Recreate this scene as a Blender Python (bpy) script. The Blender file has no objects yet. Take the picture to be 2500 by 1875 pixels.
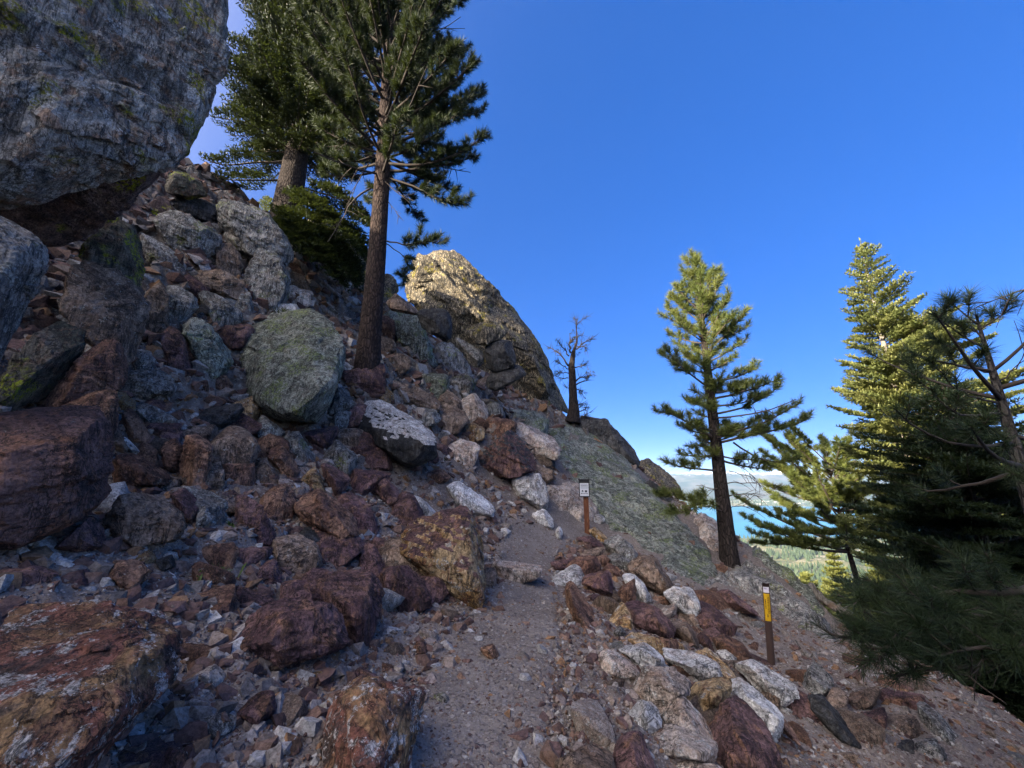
import bpy, bmesh, math, random
import numpy as np
from mathutils import Vector, Matrix

RNG = np.random.default_rng(7)
random.seed(7)
SC = bpy.context.scene
COL = SC.collection
R = math.radians

# ------------------------------------------------------------------ camera
LENS, FPX, PITCH = 14.0, 2500 * 14.0 / 36.0, R(13.5)
CP, SP = math.cos(PITCH), math.sin(PITCH)
cam = bpy.data.cameras.new('camera')
cam.lens = LENS
cam.sensor_width = 36
cam.sensor_fit = 'HORIZONTAL'
cam.clip_start = 0.05
cam.clip_end = 60000
camo = bpy.data.objects.new('camera', cam)
COL.objects.link(camo)
camo.rotation_euler = (R(90) + PITCH, 0, 0)
SC.camera = camo


def ray(px, py):
    """direction through a point of the photograph, scaled to one metre of forward distance"""
    u = (np.asarray(px, float) - 1250) / FPX
    v = (937.5 - np.asarray(py, float)) / FPX
    dy = CP - v * SP
    return np.stack([u / dy, np.ones_like(u), (SP + v * CP) / dy], -1)


def at(px, py, Y):
    return ray(px, py) * np.asarray(Y, float)[..., None]


def atz(px, py, z):
    r = ray(px, py)
    return r * (z / r[2])


# ------------------------------------------------------------------ noise
_pr = np.random.default_rng(3)
PERM = np.tile(_pr.permutation(256), 3)
GRAD = _pr.normal(size=(256, 3))
GRAD /= np.linalg.norm(GRAD, axis=1)[:, None]


def perlin(P):
    Pf = np.floor(P)
    I = Pf.astype(np.int64) & 255
    f = P - Pf
    w = f * f * f * (f * (f * 6 - 15) + 10)
    out = 0
    for dx in (0, 1):
        wx = w[:, 0] if dx else 1 - w[:, 0]
        a = PERM[(I[:, 0] + dx) & 255]
        for dy in (0, 1):
            wy = w[:, 1] if dy else 1 - w[:, 1]
            b = PERM[(a + I[:, 1] + dy) & 255]
            for dz in (0, 1):
                wz = w[:, 2] if dz else 1 - w[:, 2]
                g = GRAD[PERM[(b + I[:, 2] + dz) & 255]]
                d = g[:, 0] * (f[:, 0] - dx) + g[:, 1] * (f[:, 1] - dy) + g[:, 2] * (f[:, 2] - dz)
                out = out + wx * wy * wz * d
    return out * 1.6


def fbm(P, o=4, gain=.5, lac=2.03, ridge=False):
    s, a, t = 0, 1.0, 0
    for k in range(o):
        n = perlin(P + 17.3 * k)
        if ridge:
            n = 1 - 2 * np.abs(n)
        s = s + a * n
        t += a
        a *= gain
        P = P * lac
    return s / t


def worley(P, seed=0):
    """distance to the nearest and second nearest cell point, random value of the nearest cell"""
    I = np.floor(P).astype(np.int64)
    f1 = np.full(len(P), 9.0)
    f2 = np.full(len(P), 9.0)
    rv = np.zeros(len(P))
    for dx in (-1, 0, 1):
        for dy in (-1, 0, 1):
            for dz in (-1, 0, 1):
                C = I + (dx, dy, dz)
                h = PERM[(PERM[(PERM[(C[:, 0] + seed) & 255] + C[:, 1]) & 255] + C[:, 2]) & 255]
                q = C + .5 + .45 * GRAD[h]
                d = np.sqrt(((P - q) ** 2).sum(1))
                n = d < f1
                f2 = np.where(n, f1, np.minimum(f2, d))
                rv = np.where(n, PERM[h + 7] / 255., rv)
                f1 = np.where(n, d, f1)
    return f1, f2, rv


def relief(x, y, z, off):
    """height of the ground's own roughness: blocky on the steep part, fine on the dirt"""
    P = np.stack([x, y, z], 1)
    rough = np.clip((z - .1) / 1.6, 0, 1) * sstep(2.5, 6, y)
    h = fbm(P * .9, 4, ridge=True) * (.03 + .09 * off + .16 * rough) + fbm(P * 4, 4) * (.018 + .03 * off + .03 * rough) + .010 * fbm(P * 14, 3, ridge=True)
    W = P + .25 * np.stack([fbm(P * 1.3, 2), fbm(P * 1.3 + 7, 2), fbm(P * 1.3 + 3, 2)], 1)
    f1, f2, rv = worley(W * 1.5)
    h += rough * ((rv - .5) * .42 * sstep(0, .16, f2 - f1) - .16 * (1 - sstep(0, .14, f2 - f1)))
    f1, f2, rv = worley(W * 4.2, 3)
    m = .35 * off * np.clip(.5 + fbm(P * .7 + 4, 2), 0, 1) + .8 * rough
    h += m * ((rv - .4) * .11 * sstep(0, .2, f2 - f1) - .02 * (1 - sstep(0, .14, f2 - f1)))
    return h, rough


def sstep(a, b, x):
    t = np.clip((x - a) / (b - a), 0, 1)
    return t * t * (3 - 2 * t)


# ------------------------------------------------------------------ mesh helpers
def mkmesh(name, V, F, smooth=True, mats=(), mi=None, col=None):
    V = np.ascontiguousarray(V, np.float32)
    F = np.ascontiguousarray(F, np.int32)
    me = bpy.data.meshes.new(name)
    k = F.shape[1]
    me.vertices.add(len(V))
    me.vertices.foreach_set('co', V.ravel())
    me.loops.add(F.size)
    me.loops.foreach_set('vertex_index', F.ravel())
    me.polygons.add(len(F))
    me.polygons.foreach_set('loop_start', np.arange(0, F.size, k, dtype=np.int32))
    me.polygons.foreach_set('loop_total', np.full(len(F), k, np.int32))
    for m in mats:
        me.materials.append(m)
    if mi is not None:
        me.polygons.foreach_set('material_index', np.asarray(mi, np.int32))
    me.polygons.foreach_set('use_smooth', np.full(len(F), smooth, bool))
    if col is not None:
        a = me.attributes.new('tint', 'FLOAT_COLOR', 'POINT')
        c = np.ones((len(V), 4), np.float32)
        c[:, :3] = col
        a.data.foreach_set('color', c.ravel())
    me.update(calc_edges=True)
    return me


def link(name, me, parent=None, loc=(0, 0, 0)):
    o = bpy.data.objects.new(name, me)
    COL.objects.link(o)
    o.location = loc
    if parent is not None:
        o.parent = parent
    return o


def tag(o, label=None, cat=None, group=None, kind=None):
    if label: o['label'] = label
    if cat: o['category'] = cat
    if group: o['group'] = group
    if kind: o['kind'] = kind
    return o


def empty(name, loc, label, cat, group=None):
    o = bpy.data.objects.new(name, None)
    COL.objects.link(o)
    o.location = [float(c) for c in loc]
    o.empty_display_size = .2
    return tag(o, label, cat, group)


class Buf:
    """collects triangles of one mesh"""
    def __init__(s):
        s.V, s.F, s.n = [], [], 0

    def add(s, V, F):
        s.V.append(np.asarray(V, float))
        s.F.append(np.asarray(F, np.int64) + s.n)
        s.n += len(V)

    def tube(s, P, Rr, sides=6, cap=True):
        P = np.asarray(P, float)
        n = len(P)
        Rr = np.broadcast_to(np.asarray(Rr, float), (n,))
        T = np.gradient(P, axis=0)
        T /= np.linalg.norm(T, axis=1)[:, None] + 1e-9
        ref = np.array([.31, .17, .93]) if abs(T[:, 2].mean()) < .8 else np.array([.93, .3, .12])
        A = np.cross(T, ref)
        A /= np.linalg.norm(A, axis=1)[:, None] + 1e-9
        B = np.cross(T, A)
        th = np.linspace(0, 2 * np.pi, sides, endpoint=False)
        V = P[:, None] + Rr[:, None, None] * (np.cos(th)[None, :, None] * A[:, None] + np.sin(th)[None, :, None] * B[:, None])
        V = V.reshape(-1, 3)
        F = []
        j = np.arange(sides)
        j2 = (j + 1) % sides
        for i in range(n - 1):
            a, b = i * sides, (i + 1) * sides
            F.append(np.stack([a + j, a + j2, b + j2], 1))
            F.append(np.stack([a + j, b + j2, b + j], 1))
        if cap:
            for ring, c in ((0, len(V)), ((n - 1) * sides, len(V) + 1)):
                F.append(np.stack([ring + j2, ring + j, np.full(sides, c)], 1))
            V = np.concatenate([V, P[:1], P[-1:]])
        s.add(V, np.concatenate(F))

    def box(s, c, h, M=None):
        c = np.asarray(c, float)
        V = np.array([[x, y, z] for x in (-1, 1) for y in (-1, 1) for z in (-1, 1)], float) * np.asarray(h)
        if M is not None:
            V = V @ np.asarray(M).T
        F = [[0, 1, 3], [0, 3, 2], [4, 6, 7], [4, 7, 5], [0, 4, 5], [0, 5, 1], [2, 3, 7], [2, 7, 6], [0, 2, 6], [0, 6, 4], [1, 5, 7], [1, 7, 3]]
        s.add(V + c, F)

    def build(s, name, mat, parent=None, origin=None, smooth=True):
        V = np.concatenate(s.V)
        F = np.concatenate(s.F)
        o = np.zeros(3) if origin is None else np.asarray(origin, float)
        me = mkmesh(name, V - o, F, smooth, [mat])
        return link(name, me, parent, (0, 0, 0) if parent is not None else o)


# ------------------------------------------------------------------ terrain
CT = []
def cz(px, py, z): CT.append(atz(px, py, z))
def cy(px, py, Y): CT.append(at(px, py, Y))
def cw(*p): CT.append(np.array(p, float))

for a in [(1150, 1875, -1.6), (1330, 1600, -1.6), (1200, 1600, -1.58), (1270, 1420, -1.52), (1290, 1340, -1.32), (1340, 1290, -1.1),
          (1480, 1800, -1.62), (900, 1720, -1.5), (600, 1600, -1.15), (300, 1700, -1.2), (200, 1400, -.8), (500, 1400, -.8), (750, 1450, -1.15),
          (1000, 1420, -1.25), (800, 1300, -.68), (500, 1250, -.32), (300, 1200, -.1), (1500, 1570, -1.62), (1400, 1700, -1.62), (1640, 1850, -1.85)]:
    cz(*a)
for a in [(100, 1100, 4.2), (600, 1150, 6), (800, 1150, 7), (950, 1200, 8), (1080, 1200, 8.7), (1100, 1100, 10.5), (1200, 1150, 11), (1250, 1050, 13),
          (850, 1050, 8.5), (700, 1050, 7.5), (450, 1050, 6), (300, 950, 5.4), (450, 850, 6.8), (600, 700, 8.7), (350, 650, 7), (450, 520, 9),
          (600, 530, 11), (690, 570, 12), (893, 925, 9.5), (800, 800, 11), (1000, 950, 12), (950, 760, 16), (1100, 870, 17), (1250, 960, 18),
          (860, 730, 17), (1400, 1035, 18), (1350, 1130, 14), (1500, 1100, 17), (1555, 1152, 15.5), (1610, 1208, 14), (1660, 1238, 13.2), (1710, 1268, 12.6), (1750, 1296, 12.2), (1785, 1398, 10.3), (1800, 1318, 11.8),
          (1900, 1385, 11.3), (1965, 1442, 10.6), (2060, 1528, 9.3), (1850, 1450, 9.3), (1950, 1530, 8.6), (1440, 1310, 10.5), (1600, 1400, 8.5), (1700, 1500, 7.2), (1885, 1632, 6.2),
          (2000, 1850, 4.2), (2200, 1700, 5.6), (2500, 1875, 4.6), (2300, 1650, 7), (100, 620, 6)]:
    cy(*a)
for a in [(0, -3, -1.75), (1.2, -3, -2.2), (-3, -3, .1), (4, -3, -4.2), (12, 12, -8), (15, 20, -11), (10, 26, -7), (3, 32, -1), (-5, 34, 5), (20, 5, -13),
          (26, 30, -18), (8, 3, -5.6), (8, -5, -7.5), (-12.5, -8, 10.8), (-12.5, -14, 11.0), (-12.5, 0, 9.5), (-13, 8, 10.6), (-14, 14, 12), (-18, 22, 12), (-7, -6, 4),
          (-5.2, -.5, 1.6), (-8.5, 3, 5.2), (-25, 0, 12), (-28, 25, 12), (-25, -18, 10), (0, -18, -1.5), (20, -18, -14), (-10, 50, 4), (15, 55, -14), (38, 50, -26),
          (40, 5, -24), (7.5, 9.5, -3.6), (9, 14, -4.6)]:
    cw(*a)
CT = np.array(CT)


def _k(r2):
    return np.where(r2 > 1e-12, r2 * np.log(r2 + 1e-12), 0)


_n = len(CT)
_d2 = ((CT[:, None, :2] - CT[None, :, :2]) ** 2).sum(-1)
_A = np.zeros((_n + 3, _n + 3))
_A[:_n, :_n] = _k(_d2) + np.eye(_n) * .6
_A[:_n, _n] = 1
_A[:_n, _n + 1:] = CT[:, :2]
_A[_n:, :_n] = _A[:_n, _n:].T
_w = np.linalg.solve(_A, np.concatenate([CT[:, 2], np.zeros(3)]))
GX, GY, GS = np.arange(-45, 46, .25), np.arange(-25, 66, .25), .25
_gx, _gy = np.meshgrid(GX, GY)
_q = np.stack([_gx.ravel(), _gy.ravel()], 1)
GZ = np.zeros(len(_q))
for i in range(0, len(_q), 20000):
    d = ((_q[i:i + 20000, None] - CT[None, :, :2]) ** 2).sum(-1)
    GZ[i:i + 20000] = _k(d) @ _w[:_n] + _w[_n] + _q[i:i + 20000] @ _w[_n + 1:]
GZ = GZ.reshape(_gx.shape)


def zfar(x, y):
    P = np.stack([x, y, x * 0], -1)
    sl = -.5 * x - .15 * (y - 10) + 9 * fbm(P / 60., 3)
    sl = np.minimum(sl, 11 + 0 * sl)
    near_shore = 2250 + 160 * fbm(P / 700., 3)
    far_shore = 4750 + 420 * fbm(P / 1500. + 5, 3)
    land = np.maximum(near_shore - y, y - far_shore)
    va = np.where(land > 0, -297 + np.minimum(land * .02, 5), -300 + np.maximum(land * .08, -20)) + .0 * x
    return np.maximum(sl, va)


def Z(x, y):
    x = np.asarray(x, float)
    if x.ndim == 0:
        return float(Z(np.array([float(x)]), np.array([float(y)]))[0])
    y = np.broadcast_to(np.asarray(y, float), x.shape)
    fx = np.clip((x - GX[0]) / GS, 0, len(GX) - 1.001)
    fy = np.clip((y - GY[0]) / GS, 0, len(GY) - 1.001)
    i, j = fx.astype(int), fy.astype(int)
    a, b = fx - i, fy - j
    zn = (GZ[j, i] * (1 - a) + GZ[j, i + 1] * a) * (1 - b) + (GZ[j + 1, i] * (1 - a) + GZ[j + 1, i + 1] * a) * b
    w = sstep(24, 42, np.hypot(x, y - 16))
    if np.all(w == 0):
        return zn
    return zn * (1 - w) + zfar(x, y) * w


def cast(px, py, y0=1.4, y1=60):
    r = ray(px, py)
    Y = np.geomspace(y0, y1, 800)
    d = r[2] * Y - Z(r[0] * Y, Y)
    h = np.nonzero(d < 0)[0]
    if len(h) == 0:
        return None
    k = h[0]
    if k == 0:
        return Y[0]
    t = d[k - 1] / (d[k - 1] - d[k])
    return Y[k - 1] + t * (Y[k] - Y[k - 1])


def nrm(x, y):
    e = .3
    g = np.array([-(Z(x + e, y) - Z(x - e, y)) / (2 * e), -(Z(x, y + e) - Z(x, y - e)) / (2 * e), 1.0])
    return g / np.linalg.norm(g)


# ------------------------------------------------------------------ materials
class NB:
    def __init__(s, name):
        s.m = bpy.data.materials.new(name)
        s.m.use_nodes = True
        s.t = s.m.node_tree
        s.t.nodes.clear()
        s.out = s.n('ShaderNodeOutputMaterial')

    def n(s, typ, **kw):
        nd = s.t.nodes.new(typ)
        for k, v in kw.items():
            setattr(nd, k, v)
        return nd

    def put(s, sock, v):
        if isinstance(v, bpy.types.NodeSocket):
            s.t.links.new(v, sock)
        elif hasattr(sock, 'default_value'):
            if sock.type == 'RGBA' and len(v) == 3:
                v = (*v, 1)
            sock.default_value = v

    def math(s, op, a, b=0.0, c=None, clamp=False):
        nd = s.n('ShaderNodeMath', operation=op, use_clamp=clamp)
        s.put(nd.inputs[0], a)
        s.put(nd.inputs[1], b)
        if c is not None: s.put(nd.inputs[2], c)
        return nd.outputs[0]

    def noise(s, vec, scale, detail=4, rough=.6, dist=0.0):
        nd = s.n('ShaderNodeTexNoise')
        s.put(nd.inputs['Vector'], vec)
        nd.inputs['Scale'].default_value = scale
        nd.inputs['Detail'].default_value = detail
        nd.inputs['Roughness'].default_value = rough
        nd.inputs['Distortion'].default_value = dist
        return nd.outputs[0]

    def vor(s, vec, scale, feature='F1', out='Distance', rnd=1.0):
        nd = s.n('ShaderNodeTexVoronoi', feature=feature)
        s.put(nd.inputs['Vector'], vec)
        nd.inputs['Scale'].default_value = scale
        nd.inputs['Randomness'].default_value = rnd
        return nd.outputs[out]

    def mapr(s, v, a, b, c=0.0, d=1.0):
        nd = s.n('ShaderNodeMapRange', interpolation_type='SMOOTHSTEP')
        s.put(nd.inputs[0], v)
        for i, x in enumerate((a, b, c, d)):
            nd.inputs[i + 1].default_value = x
        return nd.outputs[0]

    def mix(s, f, a, b, mode='MIX'):
        nd = s.n('ShaderNodeMix', data_type='RGBA', blend_type=mode)
        s.put(nd.inputs[0], f)
        s.put(nd.inputs[6], a)
        s.put(nd.inputs[7], b)
        return nd.outputs[2]

    def mapping(s, vec, rot=(0, 0, 0), scale=(1, 1, 1), loc=(0, 0, 0)):
        nd = s.n('ShaderNodeMapping')
        s.put(nd.inputs['Vector'], vec)
        s.put(nd.inputs['Location'], loc)
        nd.inputs['Rotation'].default_value = rot
        nd.inputs['Scale'].default_value = scale
        return nd.outputs[0]

    def coord(s, which='Object'):
        return s.n('ShaderNodeTexCoord').outputs[which]

    def orand(s):
        return s.n('ShaderNodeObjectInfo').outputs['Random']

    def bump(s, h, strength, dist, prev=None):
        nd = s.n('ShaderNodeBump')
        nd.inputs['Strength'].default_value = strength
        nd.inputs['Distance'].default_value = dist
        s.put(nd.inputs['Height'], h)
        if prev is not None:
            s.put(nd.inputs['Normal'], prev)
        return nd.outputs[0]

    def hsv(s, col, v, sat=1.0):
        nd = s.n('ShaderNodeHueSaturation')
        s.put(nd.inputs['Color'], col)
        s.put(nd.inputs['Value'], v)
        s.put(nd.inputs['Saturation'], sat)
        return nd.outputs[0]

    def surf(s, col, rough=.9, nor=None, spec=.25):
        b = s.n('ShaderNodeBsdfPrincipled')
        s.put(b.inputs['Base Color'], col)
        s.put(b.inputs['Roughness'], rough)
        b.inputs['Specular IOR Level'].default_value = spec
        if nor is not None:
            s.put(b.inputs['Normal'], nor)
        s.t.links.new(b.outputs[0], s.out.inputs[0])
        return s.m


def flat(name, col, rough=.7, spec=.3):
    b = NB(name)
    n = b.noise(b.coord(), 40, 3)
    c = b.hsv(col, b.math('MULTIPLY_ADD', n, .5, .75))
    return b.surf(c, rough, b.bump(n, .15, .003), spec)


def rockmat(name, c1, c2, c3, pale=(.40, .41, .38), pa=.3, dk=.3, lime=0.0, limec=(.33, .36, .04), st=.35, streak=(.5, .7, .2), bump=1.0, str_amt=.5, ps=8.5, ss=15):
    b = NB(name)
    r = b.orand()
    off = b.n('ShaderNodeCombineXYZ')
    for i, k in enumerate((37., 51., 23.)):
        b.put(off.inputs[i], b.math('MULTIPLY', r, k))
    P = b.mapping(b.coord(), loc=off.outputs[0])
    S = b.mapping(P, rot=streak, scale=(1.0, 1.0, .13))
    n1 = b.noise(P, 2.1, 6, .68, .7)
    n2 = b.noise(P, 5.3, 6, .72, .8)
    ns = b.noise(S, ss, 7, .78, .4)
    nl = b.noise(S, 5, 5, .7, .5)
    nf = b.noise(P, 55, 4, .75)
    c = b.mix(b.mapr(n1, .42, .58), c1, c2)
    c = b.mix(b.math('MULTIPLY', b.mapr(n2, .5, .6), st), c, c3)
    # foliation streaks and dark hairline fractures of the rock
    c = b.hsv(c, b.mapr(ns, .3, .72, 1 - 1.15 * str_amt, 1 + 1.25 * str_amt))
    fr = b.mapr(b.math('ABSOLUTE', b.math('SUBTRACT', nl, .5)), .002, .022)
    fr2 = b.mapr(b.math('ABSOLUTE', b.math('SUBTRACT', n1, .47)), .001, .012)
    frk = b.math('MULTIPLY', fr, fr2)
    # pale crust lichen
    n3 = b.noise(P, ps, 8, .78, .3)
    c = b.mix(b.mapr(n3, .66 - .3 * pa, .70 - .3 * pa), c, b.mix(b.mapr(nf, .35, .65), (pale[0] * .55, pale[1] * .57, pale[2] * .57), pale))
    # black lichen flecks
    n4 = b.noise(S, 20, 8, .84)
    c = b.mix(b.math('MULTIPLY', b.mapr(n4, .69 - .3 * dk, .73 - .3 * dk), .88), c, (.024, .026, .028))
    if lime > 0:
        n5 = b.noise(P, 1.9, 3, .5)
        n6 = b.noise(P, 17, 6, .78, .5)
        m = b.math('MULTIPLY', b.mapr(n5, .66 - .25 * lime, .74 - .25 * lime), b.mapr(n6, .48, .53))
        c = b.mix(m, c, b.mix(nf, (limec[0] * .55, limec[1] * .55, limec[2] * .55), limec))
    c = b.hsv(c, b.mapr(nf, .25, .75, .5, 1.5))
    c = b.mix(b.math('MULTIPLY_ADD', frk, -.72, .72), c, (.02, .018, .016))
    c = b.hsv(c, b.math('MULTIPLY_ADD', r, .4, .78))
    h = b.math('ADD', b.math('MULTIPLY', ns, .8), b.math('MULTIPLY', n2, 1.0))
    h = b.math('ADD', h, b.math('MULTIPLY', frk, .3))
    nor = b.bump(h, .95 * bump, .06)
    nor = b.bump(b.math('ADD', nf, b.math('MULTIPLY', n4, .9)), .7 * bump, .012, nor)
    return b.surf(c, b.math('MULTIPLY_ADD', nf, -.25, .98), nor, .22)


M = {}
M['gl'] = rockmat('grey_lichen_rock', (.18, .175, .165), (.30, .285, .26), (.2, .13, .08), pa=.42, dk=.5, lime=.25, limec=(.25, .27, .1))
M['wh'] = rockmat('white_rock', (.50, .49, .475), (.68, .67, .65), (.33, .2, .12), pale=(.64, .64, .62), pa=.3, dk=.2, st=.35, str_amt=.3)
M['pu'] = rockmat('maroon_rock', (.10, .056, .06), (.18, .105, .098), (.26, .14, .075), pale=(.27, .23, .22), pa=.08, dk=.12, st=.55)
M['ru'] = rockmat('rust_rock', (.155, .082, .055), (.27, .155, .098), (.07, .038, .036), pale=(.36, .31, .25), pa=.16, dk=.22, st=.6)
M['oc'] = rockmat('ochre_rock', (.32, .19, .075), (.43, .31, .17), (.17, .06, .04), pale=(.47, .44, .39), pa=.36, dk=.3, st=.7)
M['dk'] = rockmat('dark_lichen_rock', (.035, .037, .04), (.065, .065, .065), (.1, .085, .07), pale=(.2, .2, .18), pa=.12, dk=.3)
M['gn'] = rockmat('green_lichen_rock', (.13, .145, .115), (.24, .25, .21), (.17, .13, .1), pale=(.36, .39, .32), pa=.5, dk=.5, lime=.55, limec=(.22, .27, .10), streak=(.9, .9, .3))
M['tn'] = rockmat('tan_rock', (.31, .26, .18), (.42, .36, .25), (.25, .17, .09), pale=(.42, .41, .34), pa=.25, dk=.78, lime=.3, limec=(.42, .36, .05), bump=1.4)
M['br'] = rockmat('brown_rock', (.16, .115, .085), (.27, .20, .15), (.19, .1, .055), pale=(.36, .34, .3), pa=.25, dk=.32)
M['mo'] = rockmat('mossy_rock', (.06, .062, .045), (.13, .115, .09), (.17, .08, .05), pale=(.27, .28, .22), pa=.15, dk=.38, lime=.5, limec=(.30, .34, .02))
M['pk'] = rockmat('pinkish_rock', (.40, .315, .26), (.55, .47, .40), (.30, .16, .09), pale=(.62, .60, .56), pa=.36, dk=.22, str_amt=.35)
M['ov'] = rockmat('streaked_rock', (.27, .245, .215), (.41, .385, .34), (.32, .18, .10), pale=(.6, .6, .59), pa=.36, dk=.42, lime=.42, limec=(.36, .34, .02), streak=(.2, .62, .5), str_amt=.6, bump=1.5, ps=2.6, ss=9, st=.7)
M['un'] = rockmat('undercut_rock', (.10, .065, .06), (.17, .12, .105), (.2, .11, .07), pale=(.3, .27, .24), pa=.12, dk=.25, lime=.48, limec=(.36, .38, .02))
M['mc'] = rockmat('marbled_rock', (.17, .075, .055), (.27, .17, .085), (.055, .045, .045), pale=(.46, .44, .43), pa=.42, dk=.3, st=.8, lime=0)
M['rm'] = rockmat('wine_rock', (.09, .052, .046), (.16, .095, .08), (.19, .09, .05), pale=(.26, .23, .2), pa=.12, dk=.3, st=.6, str_amt=.25, streak=(.3, .9, .2))
# ------------------------------------------------------------------ rocks
_ico = {}
def ico(l):
    if l not in _ico:
        bm = bmesh.new()
        bmesh.ops.create_icosphere(bm, subdivisions=l, radius=1)
        V = np.array([v.co[:] for v in bm.verts])
        F = np.array([[v.index for v in f.verts] for f in bm.faces])
        bm.free()
        _ico[l] = (V / np.linalg.norm(V, axis=1)[:, None], F)
    return _ico[l]


def planes(P):
    bm = bmesh.new()
    for p in P:
        bm.verts.new(p)
    r = bmesh.ops.convex_hull(bm, input=bm.verts)
    N, Q, A = [], [], []
    for f in bm.faces:
        f.normal_update()
        N.append(f.normal[:]); Q.append(f.calc_center_median()[:]); A.append(f.calc_area())
    bm.free()
    N, Q, A = np.array(N), np.array(Q), np.array(A)
    c = (Q * A[:, None]).sum(0) / A.sum()
    D = ((Q - c) * N).sum(1)
    s = np.sign(D)
    return c, N * s[:, None], np.abs(D) + 1e-4


def hull_rock(P, level, rng, amp=.05, soft=110, chips=4, chip=(.8, .97), terr=.8, sdir=None):
    """a worn, chipped convex boulder through the given points"""
    P = np.asarray(P, float)
    c, N, D = planes(P)
    return carve(P, c, N, D, level, rng, amp, soft, chips, chip, terr, sdir)


def facet_rock(pts, Ya, ya, tilt, h, rng, back, proud, grow=1.07, face=None):
    """planes of a broken block: sides through the outline, a few big fracture faces towards the viewer, a back"""
    # convex outline, counter-clockwise in the picture
    p = pts[np.lexsort((pts[:, 1], pts[:, 0]))]
    def half(q):
        o = []
        for t in q:
            while len(o) > 1 and np.cross(o[-1] - o[-2], t - o[-2]) <= 0:
                o.pop()
            o.append(t)
        return o
    lo, up = half(p), half(p[::-1])
    q = np.array(lo[:-1] + up[:-1])
    c2 = (q.min(0) + q.max(0)) / 2
    q = c2 + (q - c2) * (1 + (grow - 1) * min(1, 260 / max(q.max(0) - q.min(0))))
    wh = q.max(0) - q.min(0)
    s = math.sqrt(wh[0] * wh[1]) / FPX * Ya
    P0 = at(c2[0], ya, Ya)
    dc = unit3(at(c2[0], c2[1], 1.0))
    P0 = P0 - dc * proud * s
    upv = unit3(np.array([0, 0, 1.0]) - dc[2] * dc)
    tt = math.atan(tilt)
    f = unit3(-dc * math.cos(tt) + upv * math.sin(tt))       # the rock's broad face looks at the viewer and leans back
    if face is not None:
        f = unit3(np.array(face, float))
    V = ray(q[:, 0], q[:, 1])
    k_ = (P0 @ f) / np.minimum(V @ f, -.12)
    k_ = np.clip(k_, .6 * Ya, 1.9 * Ya)
    V = V * (k_ * (1 + rng.uniform(-.05, .05, len(q)) * s / Ya))[:, None]
    c = V.mean(0)
    upv = unit3(np.array([0, 0, 1.0]) - f[2] * f)
    rt = np.cross(upv, f)
    N, D = [], []
    def add(n, pt):
        n = unit3(n)
        d = (pt - c) @ n
        if d > .02 * s:
            N.append(n); D.append(d)
    for i in range(len(V)):
        a, b = V[i], V[(i + 1) % len(V)]
        m = (a + b) / 2
        d = unit3(m)
        n0 = np.cross(b - a, d)
        n0 = unit3(n0)
        if (m - c) @ n0 < 0:
            n0 = -n0
        t = rng.uniform(.02, .5)
        add(n0 * math.cos(t) - d * math.sin(t), m)
        t = rng.uniform(.1, .6)
        add(n0 * math.cos(t) + d * math.sin(t), m)
    # big fracture faces meeting near an off-centre high point
    ku, kv = rng.uniform(-.4, .4), rng.uniform(-.55, .15)
    ext = lambda dr: ((V - c) @ dr).max()
    K = c + f * h * s + rt * ku * ext(rt) + upv * kv * ext(upv)
    k = int(rng.integers(2, 5))
    a0 = rng.uniform(-.45, .45) + math.pi / 2
    for i in range(k):
        az = a0 + 6.283 * i / k + rng.uniform(-.4, .4)
        dr = rt * math.cos(az) + upv * math.sin(az)
        u1 = rng.uniform(.04, .3) if i == 0 else rng.uniform(.1, .75)
        aa = max((ext(dr) - (K - c) @ dr), .08 * s)
        n = dr * (h * s * (1 - u1)) + f * aa
        n = unit3(n) + .04 * min(1, 2 * h) * rng.normal(size=3) * (i > 0)
        add(n, K)
    t = rng.uniform(.1, .6) * h; az = rng.uniform(0, 6.28)
    add(f * math.cos(t) + (rt * math.cos(az) + upv * math.sin(az)) * math.sin(t), K - f * h * s * .12)
    add(-f + rt * rng.uniform(-.3, .3) + upv * rng.uniform(-.3, .3), c - f * back * s)
    P = np.concatenate([V, V + f * h * s * .5, V - f * back * s * .8])
    return P, c, np.array(N), np.array(D), s


def unit3(v):
    return v / (np.linalg.norm(v) + 1e-12)


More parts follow.
